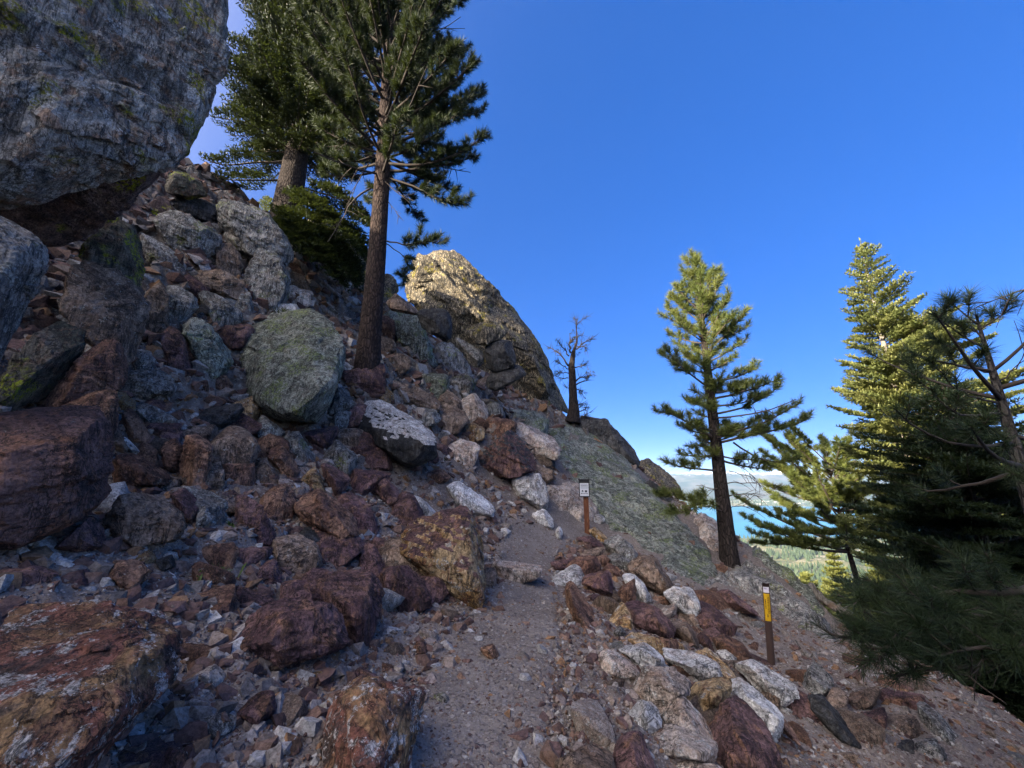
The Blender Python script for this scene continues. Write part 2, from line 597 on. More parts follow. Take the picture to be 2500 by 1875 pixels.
def carve(P, c, N, D, level, rng, amp, soft, chips, chip, terr, sdir):
    extra = (0, 0, 0, 0, 3, 9, 26)[level] if chips >= 0 else 0
    chips = max(chips, 0)
    U = rng.normal(size=(chips + extra, 3))
    U /= np.linalg.norm(U, axis=1)[:, None] + 1e-9
    I0, _ = ico(3)
    rad = 1 / np.maximum((np.maximum(I0 @ N.T, 0) / D).max(1), 1e-6)
    sup = ((I0 * rad[:, None]) @ U.T).max(0)
    N = np.concatenate([N, U])
    D = np.concatenate([D, sup * np.concatenate([rng.uniform(*chip, chips), rng.uniform(.93, 1.0, extra)])])
    P = c + I0 * rad[:, None]
    w, E = np.linalg.eigh(np.cov((P - c).T))
    sc = np.sqrt(np.maximum(w, w.max() * .02))
    I, F = ico(level)
    d = (I * sc) @ E.T
    d /= np.linalg.norm(d, axis=1)[:, None]
    if np.linalg.det(E) < 0:
        F = F[:, ::-1]
    q = np.maximum(d @ N.T, 0) / D
    m = q.max(1)
    r = 1 / (m * ((q / m[:, None]) ** soft).sum(1) ** (1 / soft))
    V = c + d * r[:, None]
    size = r.mean()
    o = rng.uniform(-50, 50, 3)
    sd = np.array([.35, -.2, .9]) + rng.normal(0, .25, 3) if sdir is None else np.asarray(sdir, float)
    sd = sd / np.linalg.norm(sd)
    n = fbm((V + o) * (1.6 / size), 3) * .6
    t = ((V @ sd) / size * 3.2 + fbm((V + o) * (1.6 / size), 3) * 1.1)
    fr = t - np.floor(t)
    stp = sstep(0, .75, fr) - fr                         # ledges of the foliation
    disp = size * (amp * n + amp * terr * stp)
    disp += amp * size * .45 * fbm((V + o) * (5.5 / size), 3, ridge=True) * .6
    if level >= 4:                                       # broken plates and cracks
        Q = (V + o) / size * 1.7
        Q = Q + sd * ((Q @ sd) * 1.6)[:, None]
        Q = Q + .3 * np.stack([fbm(Q * 1.1, 2), fbm(Q * 1.1 + 5, 2), fbm(Q * 1.1 + 9, 2)], 1)
        f1, f2, rv = worley(Q)
        e = sstep(0, .13, f2 - f1)
        disp += amp * size * ((rv - .5) * 2.1 * e - .12 * (1 - e))
    if level >= 5:
        Q = (V + o) / size * 5.5
        Q = Q + sd * ((Q @ sd) * 2.0)[:, None] + .35 * fbm(Q, 2)[:, None]
        f1, f2, rv = worley(Q, 5)
        disp += amp * size * .75 * (rv - .5) * sstep(0, .09, f2 - f1)
    if level >= 6:
        Q = (V + o) / size * 15
        Q = Q + sd * ((Q @ sd) * 1.5)[:, None] + .3 * fbm(Q, 2)[:, None]
        f1, f2, rv = worley(Q, 11)
        disp += amp * size * .3 * (rv - .5) * sstep(0, .12, f2 - f1)
    if level >= 4:
        disp += np.minimum(.012, size * .03) * fbm((V + o) * 9, 3)
    V = V + d * disp[:, None]
    return V, F


FR = dict(A=(0, 0, .4219), B=(0, 0, .56664), C=(300, 450, .3917), D=(800, 600, .3917), E=(0, 500, .4219), F=(0, 1150, .4371), G=(700, 1150, .4369),
          H=(1300, 1150, .4369), I=(1500, 1000, .3617), J=(1900, 1100, .4673), W=(0, 0, 1.0))
CRUSTS = []
OUTL = []          # outlines in the photograph, to keep loose stones from being buried
ROCKS = []         # (label, name, px centre, world centre)


def poly(fr, s):
    ox, oy, k = FR[fr]
    a = np.array([[float(v) for v in t.split(',')] for t in s.split()])
    return a * k + (ox, oy)


def lvl(npx):
    return 3 if npx < 45 else 4 if npx < 120 else 5 if npx < 330 else 6


def shell_points(pts, Ya, ya, tilt, h, rng, back=.55, inner=None, proud=.12):
    c = pts.mean(0)
    wh = pts.max(0) - pts.min(0)
    s = math.sqrt(wh[0] * wh[1]) / FPX * Ya
    pts = c + (pts - c) * 1.05
    Ya0 = Ya
    Ya = Ya - proud * s
    Yo = lambda py: np.clip(Ya + tilt * (ya - py) / FPX * Ya0, Ya0 * .6, Ya0 * 1.8)
    out = []
    Y = Yo(pts[:, 1]) + rng.uniform(-.06, .06, len(pts)) * s
    out.append(at(pts[:, 0], pts[:, 1], Y))
    if inner is None:
        n = int(rng.integers(2, 5))
        a0 = rng.uniform(0, 6.28)
        k = []
        for i in range(n):
            a = a0 + 6.283 * i / n + rng.uniform(-.4, .4)
            rr = rng.uniform(.3, .8)
            u = np.array([math.cos(a), math.sin(a)])
            ext = ((pts - c) @ u).max()
            k.append([*(c + u * ext * rr * .85), rng.uniform(.7, 1.1)])
        k = np.array(k)
    else:
        k = np.array(inner, float)
    out.append(at(k[:, 0], k[:, 1], Yo(k[:, 1]) - k[:, 2] * h * s))
    b = c + (pts - c) * .82
    out.append(at(b[:, 0], b[:, 1], Yo(b[:, 1]) + back * s * rng.uniform(.7, 1.1, len(b))))
    return np.concatenate(out), s


def rock(fr, outs, mat, h, name, label, Y=None, tilt=.55, group=None, cap=None, seed=None, anchor=.62, inner=None, amp=.06, soft=130,
         chips=3, back=.55, terr=.8, sdir=None, cat=None, proud=.2, grow=1.07, face=None, chip=(.88, .985), lv=None, cap_t=.5):
    rng = np.random.default_rng(abs(hash_label(label)) if seed is None else seed)
    parts = outs.split(' | ')
    VV, FF, n0 = [], [], 0
    allp = np.concatenate([poly(fr, p) for p in parts])
    OUTL.append(allp)
    c = (allp.max(0) + allp.min(0)) / 2
    ya = c[1] + (allp[:, 1].max() - c[1]) * (anchor - .5) * 2
    if Y is None:
        Y = cast(min(max(c[0], -100), 2600), min(ya, 1950)) or 12.0
    for i, p in enumerate(parts):
        q = poly(fr, p)
        hh, YY = (h, Y) if not isinstance(h, (list, tuple)) else (h[i], Y)
        if isinstance(Y, (list, tuple)):
            YY = Y[i]
        wh = q.max(0) - q.min(0)
        if inner is None:
            P, c3, N3, D3, s = facet_rock(q, YY, ya, tilt, hh, rng, back, proud, grow, face)
            V, F = carve(P, c3, N3, D3, lv or lvl(max(wh)), rng, amp, soft, chips, chip, terr, sdir)
        else:
            P, s = shell_points(q, YY, ya, tilt, hh, rng, back, inner, proud)
            V, F = hull_rock(P, lv or lvl(max(wh)), rng, amp, soft, chips, chip, terr, sdir)
        VV.append(V); FF.append(F + n0); n0 += len(V)
    V, F = np.concatenate(VV), np.concatenate(FF)
    org = np.array([V[:, 0].mean(), V[:, 1].mean(), V[:, 2].min()])
    mats, mi = [M[mat]], None
    if cap:
        mats.append(M[cap])
        e1, e2 = V[F[:, 1]] - V[F[:, 0]], V[F[:, 2]] - V[F[:, 0]]
        nn = np.cross(e1, e2)
        nn /= np.linalg.norm(nn, axis=1)[:, None] + 1e-12
        jit = .22 * fbm(V[F[:, 0]] * 5, 3)
        mi = (nn[:, 2] + jit > cap_t).astype(int)
    o = link(name, mkmesh(name, V - org, F, False, mats, mi), None, org)
    tag(o, label, cat or ('boulder' if 'boulder' in name or 'cliff' in name or 'outcrop' in name else 'flat rock' if 'flat' in name else 'rock'), group)
    ROCKS.append((label, name, c, V.mean(0), max(allp.max(0) - allp.min(0))))
    return o


def crust(fr, outs, mat, thick, name, label, step=5.5, group=None, block=.10, seedo=0):
    """a sheet of bedrock lying on the slope: follows the hillside, stands proud of it, dips under it at its rim"""
    q = poly(fr, outs)
    OUTL.append(q)
    CRUSTS.append(q)
    lo, hi = q.min(0), q.max(0)
    X, Yp = np.meshgrid(np.arange(lo[0] - step, hi[0] + 2 * step, step), np.arange(lo[1] - step, hi[1] + 2 * step, step))
    # signed distance to the outline, in photo pixels
    A, B = q, np.roll(q, -1, 0)
    pts = np.stack([X.ravel(), Yp.ravel()], 1)
    d = np.full(len(pts), 1e9)
    ins = np.zeros(len(pts), bool)
    for a_, b_2 in zip(A, B):
        ab = b_2 - a_
        t = np.clip(((pts - a_) @ ab) / (ab @ ab), 0, 1)
        d = np.minimum(d, np.linalg.norm(pts - a_ - t[:, None] * ab, axis=1))
        c = (a_[1] > pts[:, 1]) != (b_2[1] > pts[:, 1])
        ins ^= c & (pts[:, 0] < (b_2[0] - a_[0]) * (pts[:, 1] - a_[1]) / (b_2[1] - a_[1] + 1e-9) + a_[0])
    sdist = np.where(ins, d, -d)
    W = np.full((len(pts), 3), np.nan)
    for i in np.nonzero(sdist > -step * 1.6)[0]:
        Y = cast(*pts[i])
        if Y is not None and Y < 40:
            W[i] = at(*pts[i], Y)
    ok = ~np.isnan(W[:, 0])
    P = W[ok]
    e = .35
    N = np.stack([-(Z(P[:, 0] + e, P[:, 1]) - Z(P[:, 0] - e, P[:, 1])) / (2 * e), -(Z(P[:, 0], P[:, 1] + e) - Z(P[:, 0], P[:, 1] - e)) / (2 * e), np.ones(len(P))], 1)
    N /= np.linalg.norm(N, axis=1)[:, None]
    jag = fbm(P * 2.2 + seedo, 3) * 14
    k = sstep(-6, 26, sdist[ok] + jag)
    f1, f2, rv = worley(P * np.array([.8, .8, 1.4]) + .3 * fbm(P * 1.2, 2)[:, None] + seedo)
    f3, f4, rv2 = worley(P * np.array([2.6, 2.6, 4]) + seedo, 9)
    hgt = -.12 + k * (thick + .12) + k * block * ((rv - .5) * sstep(0, .1, f2 - f1) - .35 * (1 - sstep(0, .07, f2 - f1)) + .35 * (rv2 - .5) * sstep(0, .15, f4 - f3)) + .05 * k * fbm(P * 1.1 + 3, 4, ridge=True) + .022 * fbm(P * 6, 3)
    W[ok] = P + N * hgt[:, None]
    idx = np.arange(len(pts)).reshape(X.shape)
    F = np.stack([idx[:-1, :-1], idx[1:, :-1], idx[1:, 1:], idx[:-1, 1:]], -1).reshape(-1, 4)
    dep = W[F][..., 1]
    good = ok[F].all(1) & (np.nan_to_num(dep.max(1) - dep.min(1), nan=9) < .9)
    F = F[good]
    used = np.unique(F)
    rm = np.full(len(pts), -1)
    rm[used] = np.arange(len(used))
    V = W[used]
    org = np.array([V[:, 0].mean(), V[:, 1].mean(), V[:, 2].min()])
    o = link(name, mkmesh(name, V - org, rm[F], False, [M[mat]]), None, org)
    tag(o, label, 'bedrock', group)
    ROCKS.append((label, name, (lo + hi) / 2, V.mean(0), max(hi - lo)))


def hash_label(s):
    h = 0
    for ch in s:
        h = (h * 131 + ord(ch)) % 1000003
    return h


GS_ = 'boulders stacked on the steep slope'
GB_ = 'stones of the low wall edging the trail'
GD_ = 'rocks half buried in the dirt bank'
GU_ = 'rocks of the upper slope'
b_, r_, s_ = 'boulder', 'rock', 'flat_rock'

# --- overhang and the cliff beside it
rock('A', '-500,-420 760,-420 830,120 900,380 985,600 1035,800 1000,905 850,985 500,938 0,1110 -400,1230 | 560,-420 1335,-420 1312,110 1280,190 1333,360 1312,545 1240,650 1165,735 1145,800 1040,885 900,900',
     'ov', (.18, .12), 'overhanging_boulder', 'huge grey streaked boulder overhanging the slope at the photo corner', grow=1.3, Y=(3.9, 4.6), face=(.85, -.42, .05), back=.45, amp=.07, chips=0, soft=110, terr=1.3, sdir=(.75, .1, -.5))
rock('A', '-300,1120 0,1080 500,920 850,960 1010,890 1020,960 940,1090 700,1220 560,1380 380,1510 240,1420 0,1290 -300,1250', 'un', .12, b_,
     'maroon undercut boulder with lime lichen beneath the huge overhang', Y=4.9, tilt=-.5, amp=.05, chips=2)
rock('E', '-420,-120 0,70 150,140 240,230 335,300 372,350 345,460 285,560 165,720 110,960 0,1115 -420,1300', 'gl', .3, b_,
     'grey boulder with yellow lichen rings at the photo edge under the overhang', Y=2.75, face=(.8, -.5, .3), amp=.045, back=.5)
rock('E', '-400,1250 0,1215 170,1200 400,1165 560,1180 630,1260 672,1400 668,1540 600,1700 470,1800 300,1900 0,2010 -400,2000', 'rm', .42, b_,
     'big smooth rust-stained maroon boulder low at the photo edge', Y=3.0, face=(.75, -.5, .4), amp=.045, back=.5)
rock('E', '-60,1120 100,960 170,760 300,670 430,715 575,765 440,960 340,1060 235,1175 0,1210 -60,1210', 'mo', .22, 'cliff_block', 'dark green mossy block wedged above the rust-stained boulder', Y=4.35, face=(.75, -.5, .3))
rock('E', '565,770 660,745 692,830 742,960 690,1062 600,1092 270,1205 225,1172 430,950', 'ru', .2, b_, 'red-orange rock with yellow specks beside the mossy block', Y=4.55, face=(.75, -.5, .3))
rock('E', '340,490 440,330 520,345 700,405 862,560 742,700 778,862 690,965 560,765 430,722 335,570', 'br', .18, b_, 'grey slab-sided rock with reddish upper corner and yellow spots', Y=5.1, face=(.75, -.5, .35))
rock('E', '500,185 560,150 740,85 805,200 842,330 832,455 740,500 640,420 520,345 440,325', 'mo', .22, b_, 'dark rock dotted with bright yellow lichen under the undercut boulder', Y=5.4, face=(.75, -.5, .3))
rock('E', '280,1195 400,1150 600,1070 682,1058 705,1200 690,1345 620,1312 570,1192', 'ru', .2, r_, 'wine-red angular rock resting against the big rust-stained boulder', Y=4.3)
rock('E', '735,705 840,555 900,415 972,480 932,650 972,740 960,795 760,785', 'br', .25, b_, 'brown rock with pale top flecks and maroon foot in the stacked slope', group=GS_)
rock('E', '775,150 900,205 990,255 1062,360 1062,462 990,475 860,352 800,205', 'gl', .25, b_, 'dark grey wedge streaked diagonally below the maroon undercut boulder', group=GS_)
# --- the stacked boulders
rock('C', '195,190 330,170 440,225 560,280 625,352 525,480 470,538 415,530 300,350 205,260', 'gl', .3, b_, 'broad grey boulder with a white topped corner, high in the stack', group=GS_)
rock('C', '535,440 560,368 660,360 722,430 752,505 735,595 600,560 518,520', 'br', .3, b_, 'squat brown boulder with mossy top between two grey ones', group=GS_)
rock('C', '590,150 625,100 690,95 800,140 905,190 972,270 1035,362 1062,400 1042,525 1010,575 950,440 745,440 650,345', 'gl', .28, b_,
     'tall pale grey lichen boulder on the skyline beside the fir trunk', group=GS_, anchor=.9)
rock('C', '745,425 815,348 940,400 1002,500 1045,620 1015,740 960,835 790,835 735,780 735,720 832,650 822,560', 'gl', .3, b_,
     'speckled grey pillar rock with one white spot above the grass tuft', group=GS_)
rock('C', '735,870 960,825 1150,785 1245,850 1355,958 1365,1062 1352,1180 1312,1312 1212,1505 1080,1492 850,1402 750,1332 708,1280 712,1080 738,1060 715,930', 'gn', .4, 'lichen_boulder',
     'largest boulder of the slope, crusted with white and green lichen', inner=[(650, 900, .95), (760, 860, .8), (800, 990, 1.0), (640, 990, .9), (770, 1010, .95)], cat='boulder', amp=.04, back=.6, anchor=.8)
rock('C', '405,550 600,535 742,600 768,680 722,732 620,700 480,645 425,620', 'br', .3, b_, 'brown boulder with a greenish end, mid stack above a dark slab', group=GS_)
rock('C', '462,650 600,700 742,800 742,852 640,902 590,942 540,862 505,760', 'gl', .25, s_, 'dark slab tilted towards the hollow beside the lichen boulder', group=GS_)
rock('C', '232,700 270,642 350,638 440,700 474,760 442,812 380,892 290,882 238,790', 'gl', .35, b_, 'rounded grey boulder with small pale spots mid stack', group=GS_)
rock('C', '362,910 430,838 480,838 560,900 622,1020 684,1080 662,1152 560,1204 470,1192 400,1062', 'gn', .35, b_, 'dark upright boulder with green lichen flecks in the stack', group=GS_)
rock('C', '268,900 352,878 372,1000 442,1192 390,1244 298,1222 228,1100 238,980', 'pu', .28, b_, 'purple-grey leaning rock wedged beside the green flecked boulder', group=GS_)
rock('C', '150,500 220,560 285,640 232,695 125,620', 'gl', .25, r_, 'small grey wedge above the rounded boulder of the stack', group=GS_)
rock('A', '950,1070 1000,985 1090,1015 1165,1058 1195,1135 1100,1155 980,1120', 'mo', .4, r_, 'mossy yellow-stained rock on the skyline under the overhang tip', group=GS_, Y=8.8)
rock('A', '990,1150 1095,1130 1255,1188 1285,1300 1242,1325 1130,1242 1000,1205', 'dk', .3, b_, 'dark flat-topped boulder just below the mossy skyline rock', group=GS_)
rock('A', '575,1295 640,1215 705,1195 705,1300 650,1340 590,1352', 'mo', .25, r_, 'small lime-lichened rock tucked under the maroon undercut boulder', group=GS_, Y=5.6)
rock('A', '850,1190 940,1120 1000,1200 960,1290 880,1262', 'un', .3, r_, 'brownish rock between the undercut boulder and the broad grey boulder', group=GS_)
rock('C', '-20,1260 0,1172 200,1148 270,1180 332,1260 322,1302 100,1362 0,1362', 'gl', .35, s_, 'bluish dark slab lying at the foot of the leaning purple rock', group=GD_)
rock('C', '25,1370 140,1355 352,1470 330,1512 180,1502 90,1452', 'gl', .3, s_, 'thin grey slab lying in rubble below the bluish slab', group=GD_)
rock('C', '385,1500 430,1418 600,1385 730,1365 752,1400 690,1492 520,1572 430,1562 382,1532', 'dk', .4, b_, 'dark elongated boulder lying crosswise below the lichen boulder', group=GD_)
rock('C', '310,1532 370,1468 402,1470 382,1532', 'wh', .4, r_, 'small bluish white stone by the end of the dark elongated boulder')
rock('C', '418,1220 520,1218 548,1290 470,1294 412,1262', 'ru', .4, r_, 'orange block in the rubble beneath the green flecked boulder')
rock('C', '422,1300 500,1288 652,1350 602,1392 460,1354', 'ru', .35, s_, 'flat rust slab in the rubble beneath the orange block')
rock('C', '558,1200 640,1188 692,1260 650,1292 560,1282', 'ru', .35, r_, 'rosy flat rock against the foot of the lichen boulder')
rock('C', '1005,640 1060,632 1110,655 1168,690 1168,762 1042,792 1010,752', 'pk', .35, r_, 'cream and ochre rock behind the grass tuft', group=GU_)
rock('C', '1348,1100 1402,1108 1444,1170 1422,1192 1350,1192', 'wh', .4, r_, 'white rock at the foot of the tall pine trunk')
rock('C', '1278,1340 1350,1265 1422,1308 1444,1382 1412,1432 1268,1462', 'gl', .4, b_, 'grey boulder between the lichen boulder and the black boulder')
rock('C', '1300,1540 1312,1448 1360,1408 1422,1418 1412,1492 1342,1562', 'gl', .4, r_, 'grey upright stone under the grey boulder next to the lichen boulder')
rock('C', '780,1400 830,1330 860,1350 850,1420', 'ru', .4, r_, 'small brown pointed stone below the lichen boulder')
# --- outcrops up the slope and the pinnacle
rock('C', '1020,340 1120,262 1230,175 1330,225 1480,365 1545,520 1510,660 1250,580 1050,480', 'tn', .25, 'rock_outcrop', 'tan outcrop behind the low fir boughs, patched with sun', Y=14.5, tilt=.9)
rock('D', '-60,560 40,300 130,250 330,150 400,180 440,290 380,400 200,480', 'tn', .2, 'rock_outcrop', 'pale outcrop block glimpsed behind the tall pine trunk', Y=16, tilt=.8)
rock('D', '485,245 540,150 598,68 660,50 740,45 800,62 852,88 932,158 1052,298 1134,418 1204,508 1294,576 1336,668 1404,828 1484,1034 1200,1015 870,800 600,405 | 485,245 598,68 660,90 720,250 720,390 600,405 515,345 | 700,300 1000,270 1062,410 1000,450 870,610 780,610 | 1080,560 1202,508 1294,576 1336,668 1404,828 1300,960 1180,800 | 850,500 1000,480 1100,600 1060,800 900,700',
     'tn', (.3, .3, .5, .5, .5), 'rock_pinnacle', 'sharp sunlit tan pinnacle rising above the slope', Y=(20, 19.2, 19.3, 19.2, 19.1), tilt=.35, back=.4, amp=.07, chips=-1, proud=0, cat='rock pinnacle', terr=1.1, chip=(.95, 1), lv=6)
rock('D', '548,432 600,398 732,398 772,470 762,592 700,562 620,542 588,482', 'dk', .4, b_, 'dark square-cut block leaning on the foot of the pinnacle', group=GU_)
rock('D', '365,352 430,298 565,402 545,432 400,402', 'br', .35, r_, 'brown-topped rock in the gully below the pinnacle', group=GU_)
rock('D', '350,440 420,400 560,415 605,520 655,640 684,764 600,742 420,602 355,482', 'gn', .25, b_, 'long grey-green slab-like boulder above the fallen logs', group=GU_)
rock('D', '665,640 730,596 800,618 925,835 850,872 740,832 686,742', 'gl', .3, b_, 'grey upright boulder facing out below the pinnacle', group=GU_)
rock('D', '765,560 900,615 975,680 962,742 900,784 878,720 800,620', 'gl', .3, b_, 'pale lichened rock between the upright boulder and the pinnacle', group=GU_)
rock('D', '975,650 1040,586 1135,596 1176,660 1164,742 1080,784 1000,772', 'dk', .5, b_, 'rounded black-crusted boulder at the shoulder of the pinnacle', group=GU_)
rock('D', '995,830 1040,776 1200,738 1244,800 1100,884 1050,906 998,882', 'dk', .35, b_, 'dark boulder under the rounded black-crusted one', group=GU_)
rock('D', '840,535 950,486 1064,498 1104,560 1000,625 900,604', 'tn', .4, b_, 'sunlit olive-stained block bulging from the pinnacle base', group=GU_)
rock('D', '140,1100 170,1058 242,978 330,966 500,1056 640,1156 694,1230 684,1292 572,1390 490,1374 300,1244 155,1152', 'dk', .42, 'dark_boulder',
     'black-faced boulder with a whitish top edge on the slope', inner=[(905, 1010, .5), (1040, 1085, .9), (985, 1120, .9), (900, 1040, .8), (1000, 1060, .9)], cap='wh', anchor=.85, amp=.03, cap_t=.62, cat='boulder')
rock('D', '325,880 370,836 520,866 682,956 704,1042 640,1046 480,1004 375,944', 'br', .35, b_, 'brown elongated boulder just above the black-faced one', group=GU_)
rock('D', '476,1032 540,986 582,1040 614,1104 540,1074', 'gl', .35, r_, 'grey chip of rock between two brown boulders above the black-faced one', group=GU_)
rock('D', '640,1112 690,1036 790,1016 868,1048 874,1102 800,1184 740,1204 656,1152', 'br', .4, b_, 'rounded mottled boulder above the rust-pink rock', group=GU_)
rock('D', '955,1012 1010,972 1080,986 1098,1052 1060,1094 998,1062', 'gl', .4, r_, 'grey boulder beside the lower end of the long fallen log', group=GU_)
rock('D', '1085,1052 1150,1016 1290,1036 1376,1090 1364,1172 1320,1204 1240,1204 1116,1142', 'gn', .4, b_, 'wide grey-green boulder at the head of the lichen slab', group=GU_)
rock('D', '925,1322 990,1258 1060,1198 1130,1146 1194,1198 1254,1270 1294,1352 1284,1394 1150,1444 1030,1444 958,1384', 'pu', .45, b_, 'large maroon boulder with a blackened top overhanging the white standing rock', anchor=.8, cap='dk', cap_t=.62)
rock('D', '826,1150 900,1096 984,1150 964,1214 880,1236', 'oc', .4, r_, 'ochre-brown rock above the large maroon boulder', group=GU_)
rock('D', '745,1252 840,1206 945,1240 934,1312 892,1404 800,1374 745,1334', 'pk', .35, b_, 'rust-pink bedrock lump uphill of the white slab', group=GU_)
rock('D', '575,1432 700,1386 774,1440 704,1492 620,1464', 'ru', .35, r_, 'maroon mottled rock set in the dirt above the white slab', group=GU_)
rock('G', '890,80 980,62 1060,110 1155,182 1152,254 1060,244 945,194', 'wh', .3, s_, 'whitest slab, lying beside the upper trail behind the tilted boulder')
rock('G', '945,160 1010,158 1062,200 1056,242 980,232', 'wh', .4, r_, 'small white rounded rock pressed against the whitest slab')
rock('G', '675,130 750,148 842,240 790,274 718,234', 'wh', .3, s_, 'white streaked slab uphill of the tilted ochre boulder')
rock('G', '1245,55 1330,28 1410,8 1442,60 1464,200 1442,234 1290,142', 'wh', .35, b_, 'tall white standing rock where the trail bends out of sight')
rock('G', '1365,240 1440,212 1494,280 1482,328 1400,294', 'wh', .4, r_, 'white lump of rock at the foot of the tall white standing rock')
crust('D', '1350,1495 1480,1466 1560,1478 1640,1560 1740,1680 1690,1740 1600,1760 1430,1660 1370,1570', 'pk', .2, 'pink_bedrock', 'pinkish bedrock slab directly behind the information sign', seedo=17)
rock('D', '1285,1362 1400,1398 1414,1452 1350,1494 1288,1422', 'br', .4, r_, 'brown rock above the pinkish slab behind the sign')
rock('G', '1700,255 1745,240 1785,265 1760,300 1700,300', 'wh', .4, r_, 'white stone just behind the foot of the sign post')
# --- bedrock descending to the lake view
crust('W', '1325,1045 1372,1022 1430,1026 1512,1080 1562,1146 1628,1228 1700,1290 1745,1345 1765,1420 1720,1450 1650,1425 1560,1345 1478,1300 1420,1225 1345,1130', 'gn', .12, 'lichen_bedrock',
      'long green lichen bedrock sloping from the pinnacle to the lone pine')
crust('I', '480,690 620,640 745,690 775,830 770,1040 640,980 540,850', 'pk', .2, 'pale_bedrock', 'pale streaked bedrock patch just uphill of the lone pine trunk', seedo=5)
crust('I', '850,830 900,835 985,920 1155,1062 1265,1172 1405,1322 1500,1430 1380,1440 1200,1260 1040,1110 900,1010', 'gn', .22, 'ridge_bedrock', 'dark lichen ridge below the lake, beyond the lone pine', seedo=9)
crust('I', '560,1190 760,1090 880,1040 1040,1110 1200,1260 1340,1390 1480,1480 1560,1680 1420,1640 1200,1500 1020,1330 800,1260', 'gl', .26, 'grey_bedrock', 'blue-grey bedrock sloping past the yellow marker post', seedo=13, block=.2)
rock('W', '1376,1034 1408,1016 1480,1028 1540,1088 1575,1150 1490,1112 1420,1064', 'dk', .15, s_, 'dark ledge on the skyline under the dead snag', Y=17.2, tilt=.6)
rock('I', '195,500 240,466 385,580 505,722 505,802 400,815 298,722 215,602', 'dk', .25, b_, 'dark rock block riding on the long lichen slab', Y=13.8, tilt=.7)
rock('I', '140,380 180,358 240,343 335,400 428,492 470,600 300,700 150,560', 'tn', .35, b_, 'orange sunlit rock tip poking above the ridge', Y=22)
